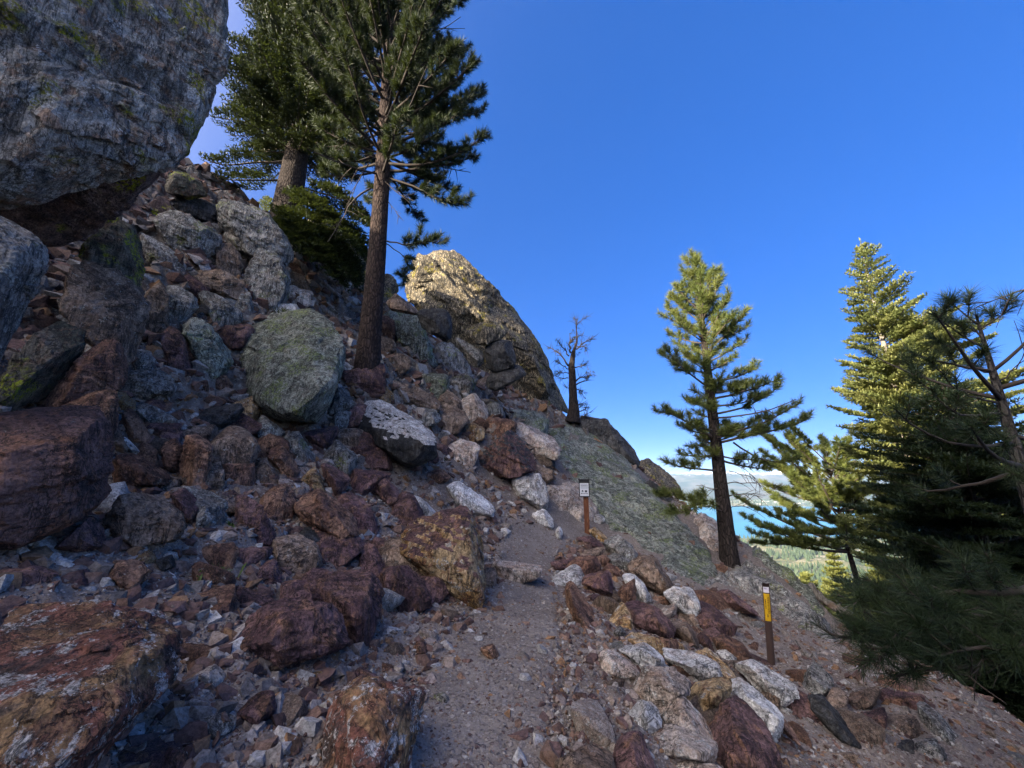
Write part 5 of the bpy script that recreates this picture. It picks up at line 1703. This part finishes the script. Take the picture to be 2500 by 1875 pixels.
def jam_blocks(zone, cell, mats, seed, h, noun, group, stretch=1.0, slant=0.0):
    """broken blocks packed against one another in the gaps the big boulders leave"""
    rng = np.random.default_rng(seed)
    lo, hi = zone.min(0), zone.max(0)
    S = []
    for y in np.arange(lo[1], hi[1], cell * .8):
        for x in np.arange(lo[0], hi[0], cell * stretch):
            p = np.array([x, y]) + rng.uniform(-.42, .42, 2) * cell * np.array([stretch, .8])
            p[1] += slant * (p[0] - lo[0])
            S.append(p)
    S = np.array(S)
    for p in S:
        if not inside(zone, p) or (1800 < p[0] < 1945 and 1540 < p[1] < 1700) or any(inside(o, p) for o in OUTL[:NTRACED]):
            continue
        w = cell * 1.1
        P = p + np.array([[-w * stretch, -w], [w * stretch, -w], [w * stretch, w], [-w * stretch, w]])
        for q in S[np.argsort(((S - p) ** 2).sum(1))[1:14]]:
            P = clip_cell(P, p, q)
            if len(P) < 3:
                break
        if len(P) < 4 or P[:, 1].max() > 1900:
            continue
        P = p + (P - p) * rng.uniform(.78, 1.12) + rng.normal(0, .05 * cell, P.shape)
        m = rng.choice(list(mats), p=np.array(list(mats.values())) / sum(mats.values()))
        wh = P.max(0) - P.min(0)
        form = ('upright ' if wh[1] > 1.25 * wh[0] else 'long ' if wh[0] > 1.6 * wh[1] else '') + ('big ' if max(wh) > 1.25 * cell else '')
        lab = place_label(p, f'{form}{LOOK[m]} {noun}')
        if lab is None or cast(p[0], min(p[1] + .3 * wh[1], 1900)) is None:
            continue
        USED.add(lab)
        n = len(ROCKS)
        rock('W', ' '.join(f'{a:.0f},{b:.0f}' for a, b in P), m, h * rng.uniform(.7, 1.25), noun.replace(' ', '_'), lab, group=group, proud=rng.uniform(-.02, .16), seed=int(rng.integers(1, 99999)), cat='rock', chips=2, anchor=.75)
        del ROCKS[n:]


def scatter_rocks(n_target, seed, upper, zone=None):
    rng = np.random.default_rng(seed)
    T = [tmpl(200 + i + 20 * upper, 4 if upper else 3) for i in range(10)]
    meshes = {}
    made, placed, tries = 0, PLACED, 0
    used = USED
    while made < n_target and tries < (20000 if zone is None else 9000):
        tries += 1
        r = math.exp(rng.uniform(math.log(6 if upper else 2.6), math.log(22 if upper else 15)))
        a = R(rng.uniform(-50, 52))
        x, y = math.sin(a) * r, math.cos(a) * r
        if path_d([x], [y])[0] < .12:
            continue
        z = float(Z(x, y))
        if (z > .3) != upper:
            continue
        if zone is not None and not (.2 < x < 4 and y < 11):
            continue
        sz = min((.13 if upper else .045) + rng.exponential(.1 if upper else .065), .5 if upper else .3) * (1 + .05 * r) * (1.0 if z > -2.6 else .8)
        if zone is not None:
            sz = rng.uniform(.075, .17) * (1 + .04 * r)
        p2 = project(np.array([x, y, z + sz * .3]))
        if zone is not None and not inside(zone, p2):
            continue
        if not (20 < p2[0] < 2480 and 500 < p2[1] < 1850):
            continue
        Yv = cast(*p2)
        if Yv is None or abs(Yv - y) > .5:
            continue
        if any(inside(o, p2) for o in OUTL):
            continue
        if any(math.hypot(x - q[0], y - q[1]) < (sz + q[2]) * .85 for q in placed):
            continue
        m = rng.choice(['br', 'pu', 'ru', 'gl', 'wh', 'oc', 'pk', 'dk'], p=[.2, .24, .2, .1, .08, .09, .06, .03] if z > -1.2 else [.26, .12, .22, .14, .12, .08, .06, 0])
        ti = int(rng.integers(0, 10))
        if (m, ti) not in meshes:
            meshes[(m, ti)] = mkmesh('loose_stone', *T[ti], False, [M[m]])
        # say which one: colour, size, form and the landmark it lies next to
        V = T[ti][0]
        flat_ = V[:, 2].std() / V[:, 0].std()
        form = ['flat flake', 'flat chip', 'low stone', 'chunky stone'][min(3, int(max(0, flat_ - .25) * 7))]
        size = 'tiny' if sz < .075 else 'small' if sz < .12 else 'fist-sized' if sz < .18 else 'head-sized' if sz < .26 else 'bulky'
        lab = place_label(p2, f'{size} {LOOK[m]} {form}')
        if lab is None:
            continue
        used.add(lab)
        o = link('loose_stone', meshes[(m, ti)])
        mm = rotm(rng, nrm(x, y), .35) @ np.diag([1, 1, 1]) * sz
        o.matrix_world = Matrix([[*mm[0], x], [*mm[1], y], [*mm[2], z + sz * .12], [0, 0, 0, 1]])
        tag(o, lab, 'stone', 'loose stones lying on the dirt slope')
        placed.append((x, y, sz))
        made += 1
    return placed


def short_label(l):
    for w in (' standing', ' lying', ' with ', ' beside ', ' below ', ' above ', ' behind ', ' between ', ' under ', ' beneath ', ' at the ', ' of the low', ' on the ', ' next to ', ' uphill ', ' downhill ', ' touching ', ' tucked ', ' topped ',
              ' in the ', ' among ', ' by the ', ' running', ' ending', ', ', ' crusted', ' rising', ' leaning', ' poking', ' near ', ' along ', ' from ', ' squeezed', ' bridging', ' crossing', ' across', ' resting', ' against', ' wedged', ' dotted', ' streaked ',
              ' set ', ' where ', ' pressed', ' riding', ' sloping', ' half ', ' just ', ' level ', ' facing'):
        k = l.find(w)
        if k > 6 and len(l[:k].split()) >= 2:
            l = l[:k]
    return l


PLACED, USED = [], set()
NTRACED = len(OUTL)
zz = lambda t: np.array([[float(v) for v in q.split(',')] for q in t.split()])
jam_blocks(zz('300,560 400,470 480,470 600,540 720,640 800,730 870,830 900,930 820,1000 700,1010 560,1000 420,960 330,900 280,760'), 74, dict(gl=.38, br=.26, gn=.12, pu=.1, dk=.08, ru=.06), 301, .4, 'wedged block', 'blocks wedged between the stacked boulders')
jam_blocks(zz('900,800 960,740 1050,800 1130,880 1250,960 1330,1060 1300,1180 1180,1160 1060,1080 950,960 860,900'), 62, dict(gl=.35, br=.25, pk=.14, gn=.14, ru=.12), 302, .4, 'slope block', 'blocks on the slope under the pinnacle')
jam_blocks(zz('260,960 420,980 620,1010 860,990 1000,1060 1120,1150 1050,1230 900,1260 640,1260 420,1230 280,1150'), 66, dict(pu=.34, ru=.3, br=.22, oc=.05, gl=.09), 303, .4, 'bank rock', 'rocks packed in the dirt bank', 1.25)
jam_blocks(zz('560,1290 900,1300 1020,1380 1000,1480 850,1480 700,1620 480,1560 440,1420'), 84, dict(pu=.45, ru=.3, br=.25), 304, .3, 'sunken rock', 'rocks sunk in the lower bank', 1.2)
jam_blocks(zz('1860,1660 1760,1560 1900,1560 2050,1640 2250,1740 2420,1870 2050,1880 1930,1800'), 66, dict(gl=.3, dk=.22, br=.28, pu=.2), 305, .28, 'downhill rock', 'slabs on the slope below the marker post', 1.35, .25)
jam_blocks(zz('1440,1320 1520,1320 1720,1490 1840,1610 1880,1740 1800,1870 1640,1740 1470,1590 1390,1410'), 58, dict(ru=.3, pu=.25, br=.2, wh=.1, pk=.08, oc=.07), 306, .45, 'gap stone', 'stones filling the gaps of the trail wall')
scatter_rocks(135, 99, False)
scatter_rocks(75, 98, True)
scatter_rocks(55, 97, False, np.array([(1440, 1310), (1530, 1310), (1710, 1480), (1840, 1610), (1920, 1760), (1820, 1875), (1650, 1720), (1480, 1580), (1380, 1390)], float))


def rough_of(z, y):
    return np.clip((z - .1) / 1.6, 0, 1) * sstep(2.5, 6, y)


def gravel():
    rng = np.random.default_rng(4)
    T = []
    for i in range(24):
        k = np.random.default_rng(300 + i)
        P = unit(k.normal(size=(11, 3))) * k.uniform(.75, 1, (11, 1)) * np.array([1, k.uniform(.6, .95), k.uniform(.42, .85)])
        bm = bmesh.new()
        for p in P:
            bm.verts.new(p)
        bmesh.ops.convex_hull(bm, input=bm.verts)
        bmesh.ops.delete(bm, geom=[v for v in bm.verts if not v.link_faces], context='VERTS')
        bmesh.ops.triangulate(bm, faces=bm.faces)
        bm.verts.index_update()
        T.append((np.array([v.co[:] for v in bm.verts]), np.array([[v.index for v in f.verts] for f in bm.faces])))
        bm.free()
    cols = np.array([[.13, .08, .07], [.2, .13, .1], [.25, .2, .17], [.28, .25, .23], [.36, .35, .34], [.1, .065, .06], [.22, .13, .075], [.18, .16, .15], [.16, .1, .08]])
    for name, N, lo, hi, far in (('gravel', 60000, .007, .03, 10), ('rubble', 60000, .018, .14, 22)):
        V_, F_, C_ = [], [], []
        n0 = 0
        r = np.exp(rng.uniform(math.log(1.7), math.log(far), N))
        a = np.radians(rng.uniform(-58, 58, N))
        x, y = np.sin(a) * r, np.cos(a) * r
        pd = path_d(x, y)
        z = Z(x, y)
        Pn = np.stack([x, y, z], 1)
        cl = fbm(Pn * 1.1, 3)
        ok = rng.random(N) < np.clip((.8 if name == 'rubble' else .6) + .8 * cl, .08, 1)
        if name == 'rubble':
            ok &= pd > rng.uniform(-.45, .3, N)
            ok &= rng.random(N) < .4 + .6 * sstep(2.5, 6.5, r)
        ok &= z > -6
        if name == 'rubble':
            f = y * CP + z * SP
            qx, qy = 1250 + FPX * x / f, 937.5 - FPX * (z * CP - y * SP) / f
            for c_ in CRUSTS:                                # bare bedrock sheds its debris
                ins = np.zeros(N, bool)
                for a_, b_2 in zip(c_, np.roll(c_, -1, 0)):
                    ins ^= ((a_[1] > qy) != (b_2[1] > qy)) & (qx < (b_2[0] - a_[0]) * (qy - a_[1]) / (b_2[1] - a_[1] + 1e-9) + a_[0])
                ok &= ~(ins & (rng.random(N) < .93))
            below = sstep(1.6, 2.6, x) * (z < -1.7)
            ok &= rng.random(N) < 1 - .2 * below
            below = below[ok]
        x, y, z, r = x[ok], y[ok], z[ok], r[ok]
        off = sstep(-.1, .5, pd[ok])
        z = z + relief(x, y, z, off)[0] + .012 * (1 - off)
        s = rng.uniform(0, 1, len(x)) ** 2.6 * (hi - lo) + lo
        s *= (.6 + .09 * r) * (1 + .5 * rough_of(z, y) if name == 'rubble' else 1)
        if name == 'rubble':
            s *= (1 - .4 * below) * (1 - .3 * ((x > .3) & (r < 7)))
        for i in range(len(x)):
            V, F = T[int(rng.integers(0, 24))]
            W = V @ (rotm(rng, None, .8).T * s[i]) + (x[i], y[i], z[i] + s[i] * (.1 if name == 'gravel' else -.18))
            V_.append(W); F_.append(F + n0); n0 += len(W)
            c = cols[int(rng.integers(0, len(cols)))] * rng.uniform(.6, 1.1)
            C_.append(np.repeat(c[None], len(W), 0))
        me = mkmesh(name, np.concatenate(V_), np.concatenate(F_), False, [gravel_mat()], col=np.concatenate(C_))
        o = link(name, me)
        tag(o, 'loose grey and brown gravel over the trail' if name == 'gravel' else 'loose angular rubble strewn over the slope', name, kind='stuff')


def gravel_mat():
    if 'gravelm' in M:
        return M['gravelm']
    b = NB('loose_gravel')
    at_ = b.n('ShaderNodeAttribute', attribute_name='tint')
    n = b.noise(b.coord(), 60, 4, .7)
    n2 = b.noise(b.coord(), 9, 4, .7)
    c = b.hsv(at_.outputs['Color'], b.mapr(b.noise(b.coord(), 35, 6, .8), .3, .7, .35, 1.35))
    c = b.mix(b.math('MULTIPLY', b.mapr(n2, .55, .65), .4), c, (.15, .08, .05))
    M['gravelm'] = b.surf(c, .93, b.bump(n, .5, .006), .2)
    return M['gravelm']


gravel()


# dry pine needles on the low bank
def litter():
    rng = np.random.default_rng(8)
    b = Buf()
    for cx, cy, n, sx in ((560, 1660, 260, .3), (620, 1590, 120, .25), (1060, 1500, 90, .35), (700, 1720, 90, .3), (1650, 1700, 90, .35), (420, 1620, 90, .3)):
        Yc = cast(cx, cy)
        p = at(cx, cy, Yc)
        x, y = p[0] + rng.normal(0, sx, n), p[1] + rng.normal(0, sx, n)
        z = Z(x, y) + .03 + rng.uniform(0, .03, n)
        A = np.stack([x, y, z], 1)
        a = rng.uniform(0, 6.28, n)
        d = np.stack([np.cos(a), np.sin(a), rng.normal(0, .25, n)], 1)
        s = unit(np.cross(d, [0, 0, 1])) * .0018
        V = np.stack([A - s, A + s, A + d * .13], 1).reshape(-1, 3)
        b.add(V, np.arange(len(V)).reshape(-1, 3))
    o = b.build('needle_litter', flat('dry_needles', (.2, .13, .07), .9), None, (0, 0, 0), smooth=False)
    tag(o, 'dry fallen pine needles scattered on the dirt', 'litter', kind='stuff')


litter()


# ------------------------------------------------------------------ signs
def face_basis(p):
    f = unit(np.array([-p[0], -p[1], 0.0]))           # towards the viewer
    r = np.array([-f[1], f[0], 0.0])
    return r, f


def sign_board():
    Y = cast(1434, 1304)
    p = at(1434, 1304, Y)
    k = Y / FPX / (CP - (937.5 - 1240) / FPX * SP)         # metres per photo pixel there
    r, f = face_basis(p)
    B = np.stack([r, f, [0, 0, 1.0]], 1)
    root = empty('information_sign', p, 'information sign with a white notice on a brown post at the trail bend', 'sign')
    org = p

    def part(name, c, h, mat, parent=root, bev=.004):
        b = Buf()
        b.box((0, 0, 0), h)
        V = b.V[0]
        me = mkmesh(name, V @ B.T, b.F[0], False, [mat])
        o = link(name, me, parent)
        par = np.zeros(3) if parent is root else np.array(parent.location)
        o.location = np.asarray(c[0] * r + c[1] * f + c[2] * np.array([0, 0, 1.0])) - par
        return o

    H = 127 * k
    wood = barkmat('stained_post_wood', (.10, .04, .022), (.17, .075, .04), .8, .2)
    blk = flat('black_box', (.012, .012, .013), .45, .5)
    part('post', (0, 0, H * .33 - .1), (6.2 * k, 5 * k, H * .37 + .1), wood)
    zc = H - 20.5 * k
    bx = part('box', (-3 * k, 5 * k, zc), (13 * k, 4.5 * k, 20 * k), blk)
    part('lid', (-3 * k, 6 * k, zc + 21 * k), (13.8 * k, 7 * k, 1.3 * k), blk)
    pap = part('notice', (-3 * k, 9.8 * k, zc - 2.6 * k), (10.6 * k, .12 * k, 15.2 * k), flat('notice_paper', (.5, .52, .55), .5, .4))
    ink = flat('ink', (.02, .022, .03), .6)
    gink = flat('grey_ink', (.25, .28, .34), .6)
    b, g = Buf(), Buf()
    rng = np.random.default_rng(2)

    def mark(buf, x, z, w, h):
        c = np.array([(-3 + x) * k, 10.0 * k, zc + (-2.6 + z) * k])
        buf.box(c @ B.T, (w * k, .06 * k, h * k), B)
    for i, zz in enumerate((13, 11.6, 9.6, 8.3, 6.6, 5.2, 3.8, 2.2)):
        x = -8.6
        while x < 7.8:
            w = rng.uniform(.5, 1.5)
            mark(g if i not in (2, 3) else b, x + w, zz, w, .38)
            x += 2 * w + .55
    mark(b, -4.2, -4.2, 2.0, 2.0)
    mark(b, -4.2, -1.9, 1.2, .5)
    mark(b, 3.9, -4.2, 2.7, 2.5)
    for x in (-7.5, -5.6, -3.4, -1.2, .9, 3.1, 5.2, 7.3):
        mark(b, x, -9.6 + rng.uniform(-.3, .3), .75, rng.uniform(.7, 1.3))
    for nm, bb, m in (('print', b, ink), ('fine_print', g, gink)):
        o = bb.build(nm, m, pap, None, smooth=False)
        o.location = -np.array(pap.location)
    w = Buf()
    c = np.array([(-3 - 4.2) * k, 10.12 * k, zc + (-2.6 - 4.8) * k])
    w.box(c @ B.T, (.7 * k, .05 * k, 1.3 * k), B)
    for x, z in ((3, -3.4), (4.8, -3.4), (3, -5.1), (4.8, -5.1)):
        c = np.array([(-3 + x) * k, 10.12 * k, zc + (-2.6 + z) * k])
        w.box(c @ B.T, (.55 * k, .05 * k, .3 * k), B)
    o = w.build('pictogram_detail', gink, pap, None, smooth=False)
    o.location = -np.array(pap.location)


sign_board()


def marker_post():
    Y = cast(1884, 1630)
    p = at(1884, 1630, Y)
    k = Y / FPX / (CP - (937.5 - 1530) / FPX * SP)
    r, f = face_basis(p)
    tilt = Matrix(((1, 0, .06), (0, 1, 0), (0, 0, 1)))
    B = np.stack([r, f, np.array([0, 0, 1.0]) + .06 * r], 1)        # leans a little
    root = empty('marker_post', p, 'slim brown marker post with a yellow label standing below the trail wall', 'marker post')
    H = 178 * k / (CP * .98)
    hw = 8 * k
    # gently bowed fibreglass blade
    zs = np.linspace(-.15, H, 12)
    xs = np.linspace(-1, 1, 9)
    V = []
    for sgn in (1, -1):
        for z in zs:
            for x in xs:
                top = 1 if z < H - .01 else .93
                V.append([x * hw * top, sgn * .004 - .018 * x * x + .01, z])
    V = np.array(V)
    nx, nz = len(xs), len(zs)
    F = []
    for s in range(2):
        for i in range(nz - 1):
            for j in range(nx - 1):
                a = s * nx * nz + i * nx + j
                q = [a, a + 1, a + nx + 1, a + nx]
                F.append(q if s else q[::-1])
    n = nx * nz
    for i in range(nz - 1):
        for j in (0, nx - 1):
            a = i * nx + j
            F.append([a, a + nx, a + nx + n, a + n])
    for j in range(nx - 1):
        a = (nz - 1) * nx + j
        F.append([a, a + 1, a + 1 + n, a + n])
    link('blade', mkmesh('blade', V @ B.T, np.array(F), True, [flat('brown_fibreglass', (.045, .028, .024), .55, .35)]), root)

    def sheet(name, z0, z1, w, mat, y=.0028, parent=root, x0=None, x1=None):
        a, c = (-w, w) if x0 is None else (x0, x1)
        xx = np.linspace(a, c, 7)
        V, F = [], []
        for z in (z0, z1):
            for x in xx:
                V.append([x * hw, .014 + y - .018 * x * x, z])
        for j in range(6):
            F.append([j, j + 1, j + 8, j + 7])
        # a thin plate: front and back
        n = len(V)
        V += [[v[0], v[1] - .0012, v[2]] for v in V]
        F += [[q + n for q in fc[::-1]] for fc in F]
        return link(name, mkmesh(name, np.array(V) @ B.T, np.array(F), False, [mat]), parent)
    sheet('sticker', H * .885, H * .955, .78, flat('pale_sticker', (.55, .53, .6), .5))
    lab = sheet('yellow_label', H * .545, H * .872, .8, flat('yellow_label', (.5, .30, .01), .5))
    ink = flat('label_ink', (.03, .022, .01), .6)
    rng = np.random.default_rng(6)
    V, F = [], []

    def bar(x0, x1, z0, z1):
        n = len(V)
        for z in (z0, z1):
            for x in (x0, x1):
                V.append([x * hw, .0186 - .018 * x * x, z])
        F.append([n, n + 1, n + 3, n + 2])
    z0, z1 = H * .545, H * .872
    for x in (-.74, .7):
        bar(x, x + .04, z0 + .012, z1 - .012)
    for zz in (z0 + .010, z1 - .014):
        bar(-.74, .74, zz, zz + .004)
    for x, a, b_2, w in ((-.5, .45, .8, .26), (.12, .28, .9, .1), (.36, .28, .9, .14)):
        z = z0 + (z1 - z0) * a
        while z < z0 + (z1 - z0) * b_2:
            h = rng.uniform(.008, .02)
            bar(x, x + w, z, z + h)
            z += h + .006
    bar(-.12, .12, z0 + .05, z0 + .075)
    bar(-.06, .06, z0 + .075, z0 + .092)
    link('lettering', mkmesh('lettering', np.array(V) @ B.T, np.array(F), False, [ink]), lab)
    st = Buf()
    V, F = [], []
    bar(-.6, .1, H * .925, H * .945)
    link('flag_mark', mkmesh('flag_mark', np.array(V) @ B.T, np.array(F), False, [flat('sticker_ink', (.2, .18, .3), .6)]), root)


marker_post()


# ------------------------------------------------------------------ lake, town, far shore, mountains, forest
def lake():
    V = [[-2500, 1200, -299.0], [9000, 1200, -299.0], [9000, 6200, -299.0], [-2500, 6200, -299.0]]
    b = NB('lake_water')
    P = b.coord()
    n = b.noise(b.mapping(P, scale=(.5, 1, 1)), .012, 5, .6)
    n2 = b.noise(P, .0015, 3, .5)
    c = b.mix(b.mapr(n2, .4, .6), (.02, .14, .22), (.035, .20, .28))
    b.surf(c, .28, b.bump(n, .3, 3), .4)
    o = link('lake', mkmesh('lake', V, np.array([[0, 1, 2, 3]]), False, [b.m]))
    tag(o, kind='structure')


lake()


def mountains():
    xs, ys = np.linspace(-3500, 15000, 330), np.linspace(5600, 13500, 190)
    x, y = [a.ravel() for a in np.meshgrid(xs, ys)]
    P = np.stack([x, y, x * 0], 1)
    rg = fbm(P / 2600., 6, ridge=True)
    rg2 = fbm(P / 900., 5, ridge=True)
    lo = fbm(P / 3500. + 9, 4)
    z = -302 + sstep(6000, 7800, y + 900 * lo) * (85 + 60 * lo + 40 * rg2) + sstep(8200, 12000, y + 1200 * lo) * (290 + 150 * rg + 45 * rg2)
    z -= sstep(12400, 13500, y) * 200
    V = np.stack([x, y, z], 1)
    nx, ny = len(xs), len(ys)
    i, j = np.meshgrid(np.arange(ny - 1), np.arange(nx - 1), indexing='ij')
    i, j = i.ravel(), j.ravel()
    F = np.stack([i * nx + j, i * nx + j + 1, (i + 1) * nx + j + 1, (i + 1) * nx + j], 1)
    b = NB('mountain_slopes')
    Pn = b.coord()
    sep = b.n('ShaderNodeSeparateXYZ'); b.put(sep.inputs[0], Pn)
    n = b.noise(Pn, .0022, 7, .65)
    n2 = b.noise(Pn, .009, 5, .7)
    c = b.mix(b.mapr(n, .4, .6), (.035, .05, .03), (.10, .09, .07))
    sn = b.math('ADD', b.math('MULTIPLY', sep.outputs[2], .0042), b.math('MULTIPLY_ADD', n2, 1.6, -1.0))
    sn = b.math('ADD', sn, b.math('MULTIPLY_ADD', n, .8, -.4))
    c = b.mix(b.mapr(sn, .34, .62), c, (.8, .81, .84))
    b.surf(c, .95, b.bump(n2, .6, 30), .1)
    o = link('mountains', mkmesh('mountains', V, F, True, [b.m]))
    tag(o, kind='structure')


mountains()


def forest():
    rng = np.random.default_rng(21)
    n = 9000
    y = np.exp(rng.uniform(math.log(620), math.log(2200), n))
    x = y * rng.uniform(.3, 1.15, n)
    k = fbm(np.stack([x / 160, y / 160, x * 0], 1), 3)
    ok = (k > -.05)
    y2 = rng.uniform(4600, 6300, 5000)
    x2 = y2 * rng.uniform(.3, 1.0, 5000)
    k2 = fbm(np.stack([x2 / 500, y2 / 500, x2 * 0 + 4], 1), 3)
    ok2 = k2 > -.08
    x, y = np.concatenate([x[ok], x2[ok2]]), np.concatenate([y[ok], y2[ok2]])
    z = Z(x, y)
    g = z > -298.6
    x, y, z = x[g], y[g], z[g]
    V, F = [], []
    m = len(x)
    h = rng.uniform(14, 30, m)
    th = np.linspace(0, 2 * np.pi, 5, endpoint=False)
    rings = []
    for zz, rr in ((.05, .2), (.35, .15), (.7, .08)):
        q = rng.uniform(.75, 1.2, (m, 5))
        rings.append(np.stack([x[:, None] + np.cos(th) * rr * h[:, None] * q, y[:, None] + np.sin(th) * rr * h[:, None] * q, (z + h * zz)[:, None] + 0 * q], -1))
    tip = np.stack([x, y, z + h], -1)[:, None]
    V = np.concatenate(rings + [tip], 1)
    base = (np.arange(m) * 16)[:, None, None]
    f = []
    for r_ in range(2):
        for j in range(5):
            a, b_2, c, d = r_ * 5 + j, r_ * 5 + (j + 1) % 5, (r_ + 1) * 5 + (j + 1) % 5, (r_ + 1) * 5 + j
            f += [[a, b_2, c], [a, c, d]]
    for j in range(5):
        f.append([10 + j, 10 + (j + 1) % 5, 15])
    F = (np.array(f)[None] + base).reshape(-1, 3)
    o = link('forest', mkmesh('forest', V.reshape(-1, 3), F, False, [leafmat('forest_green', (.03, .05, .022), (.05, .07, .03), .1)]))
    tag(o, 'far-off conifer forest covering the valley floor and lake shore', 'forest', kind='stuff')
    # the town strip on the far shore
    b = Buf()
    for _ in range(150):
        yy = rng.uniform(5000, 5900)
        xx = yy * rng.uniform(.55, .95)
        zz = float(Z(xx, yy))
        if zz < -298.6:
            continue
        s = rng.uniform(5, 13)
        b.box((xx, yy, zz + s * .35), (s, s * .7, s * rng.uniform(.3, .6)))
    o = b.build('town', flat('pale_walls', (.42, .40, .37), .8), None, (0, 0, 0), smooth=False)
    tag(o, 'pale specks of a distant lakeshore town', 'town', kind='stuff')


forest()


# ------------------------------------------------------------------ haze, sky, sun
def haze():
    b = Buf()
    b.box((3000, 3000, -20), (22000, 20000, 430))
    nb = NB('thin_haze')
    v = nb.n('ShaderNodeVolumePrincipled')
    v.inputs['Color'].default_value = (.5, .74, 1.0, 1)
    v.inputs['Density'].default_value = HAZE
    v.inputs['Anisotropy'].default_value = .2
    nb.t.links.new(v.outputs[0], nb.out.inputs['Volume'])
    o = b.build('haze', nb.m, None, (3000, 3000, -20), smooth=False)
    tag(o, 'thin blue haze over the lake and mountains', 'haze', kind='stuff')


HAZE = 5e-5
haze()

SUN_EL, SUN_AZ = R(19), R(215)      # azimuth of the sun measured from +X
sd = Vector((math.cos(SUN_EL) * math.cos(SUN_AZ), math.cos(SUN_EL) * math.sin(SUN_AZ), math.sin(SUN_EL)))
sun = bpy.data.lights.new('sun', 'SUN')
sun.energy = 3.6
sun.angle = R(.5)
sun.color = (1, .86, .66)
so = bpy.data.objects.new('sun', sun)
COL.objects.link(so)
so.location = sd * 60
so.rotation_euler = sd.to_track_quat('Z', 'Y').to_euler()

FILL_GLOW = 23.5
SKY_G, SKY_S, SKY_SAT, SKY_H = .44, 1.84, 1.95, .5255
w = bpy.data.worlds.new('World')
SC.world = w
w.use_nodes = True
nt = w.node_tree
nt.nodes.clear()
sky = nt.nodes.new('ShaderNodeTexSky')
sky.sky_type = 'NISHITA'
sky.sun_disc = False
sky.sun_elevation = SUN_EL
sky.sun_rotation = R(90) - SUN_AZ
sky.altitude = 2600
sky.air_density = .5
sky.dust_density = 0.0
sky.ozone_density = 3
bg = nt.nodes.new('ShaderNodeBackground')
bg.inputs[1].default_value = .1
ow = nt.nodes.new('ShaderNodeOutputWorld')
# (the phone's tone curve holds back the bright horizon)
sc_ = nt.nodes.new('ShaderNodeVectorMath'); sc_.operation = 'SCALE'; sc_.inputs[3].default_value = 1 / 4.0
nt.links.new(sky.outputs[0], sc_.inputs[0])
gm = nt.nodes.new('ShaderNodeGamma'); gm.inputs[1].default_value = SKY_G
nt.links.new(sc_.outputs[0], gm.inputs[0])
sc2 = nt.nodes.new('ShaderNodeVectorMath'); sc2.operation = 'SCALE'; sc2.inputs[3].default_value = SKY_S
nt.links.new(gm.outputs[0], sc2.inputs[0])
hs = nt.nodes.new('ShaderNodeHueSaturation')
hs.inputs['Saturation'].default_value = SKY_SAT
hs.inputs['Hue'].default_value = SKY_H
nt.links.new(sc2.outputs[0], hs.inputs['Color'])
# warm glow added round the low sun, behind the viewer, to fill the shade
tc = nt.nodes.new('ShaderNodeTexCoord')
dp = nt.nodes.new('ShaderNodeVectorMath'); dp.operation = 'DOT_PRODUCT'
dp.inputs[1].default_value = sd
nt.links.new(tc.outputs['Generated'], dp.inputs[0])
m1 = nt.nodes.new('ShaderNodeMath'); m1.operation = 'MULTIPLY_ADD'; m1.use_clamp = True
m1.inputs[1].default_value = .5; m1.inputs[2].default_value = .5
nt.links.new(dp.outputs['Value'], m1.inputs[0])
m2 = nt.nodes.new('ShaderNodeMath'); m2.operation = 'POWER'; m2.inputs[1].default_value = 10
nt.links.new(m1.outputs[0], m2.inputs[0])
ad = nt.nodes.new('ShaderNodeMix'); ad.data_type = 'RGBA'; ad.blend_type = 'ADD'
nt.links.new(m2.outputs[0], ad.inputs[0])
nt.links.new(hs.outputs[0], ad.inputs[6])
ad.inputs[7].default_value = (FILL_GLOW, FILL_GLOW * .88, FILL_GLOW * .74, 1)
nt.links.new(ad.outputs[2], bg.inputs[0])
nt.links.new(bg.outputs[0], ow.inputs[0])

SC.view_settings.view_transform = 'Standard'
SC.view_settings.look = 'None'
SC.view_settings.exposure = 2.75
SC.view_settings.gamma = 1
SC.cycles.max_bounces = 6
SC.cycles.volume_bounces = 0
SC.cycles.diffuse_bounces = 3
SC.cycles.transmission_bounces = 3
SC.cycles.transparent_max_bounces = 6
SC.cycles.use_denoising = True
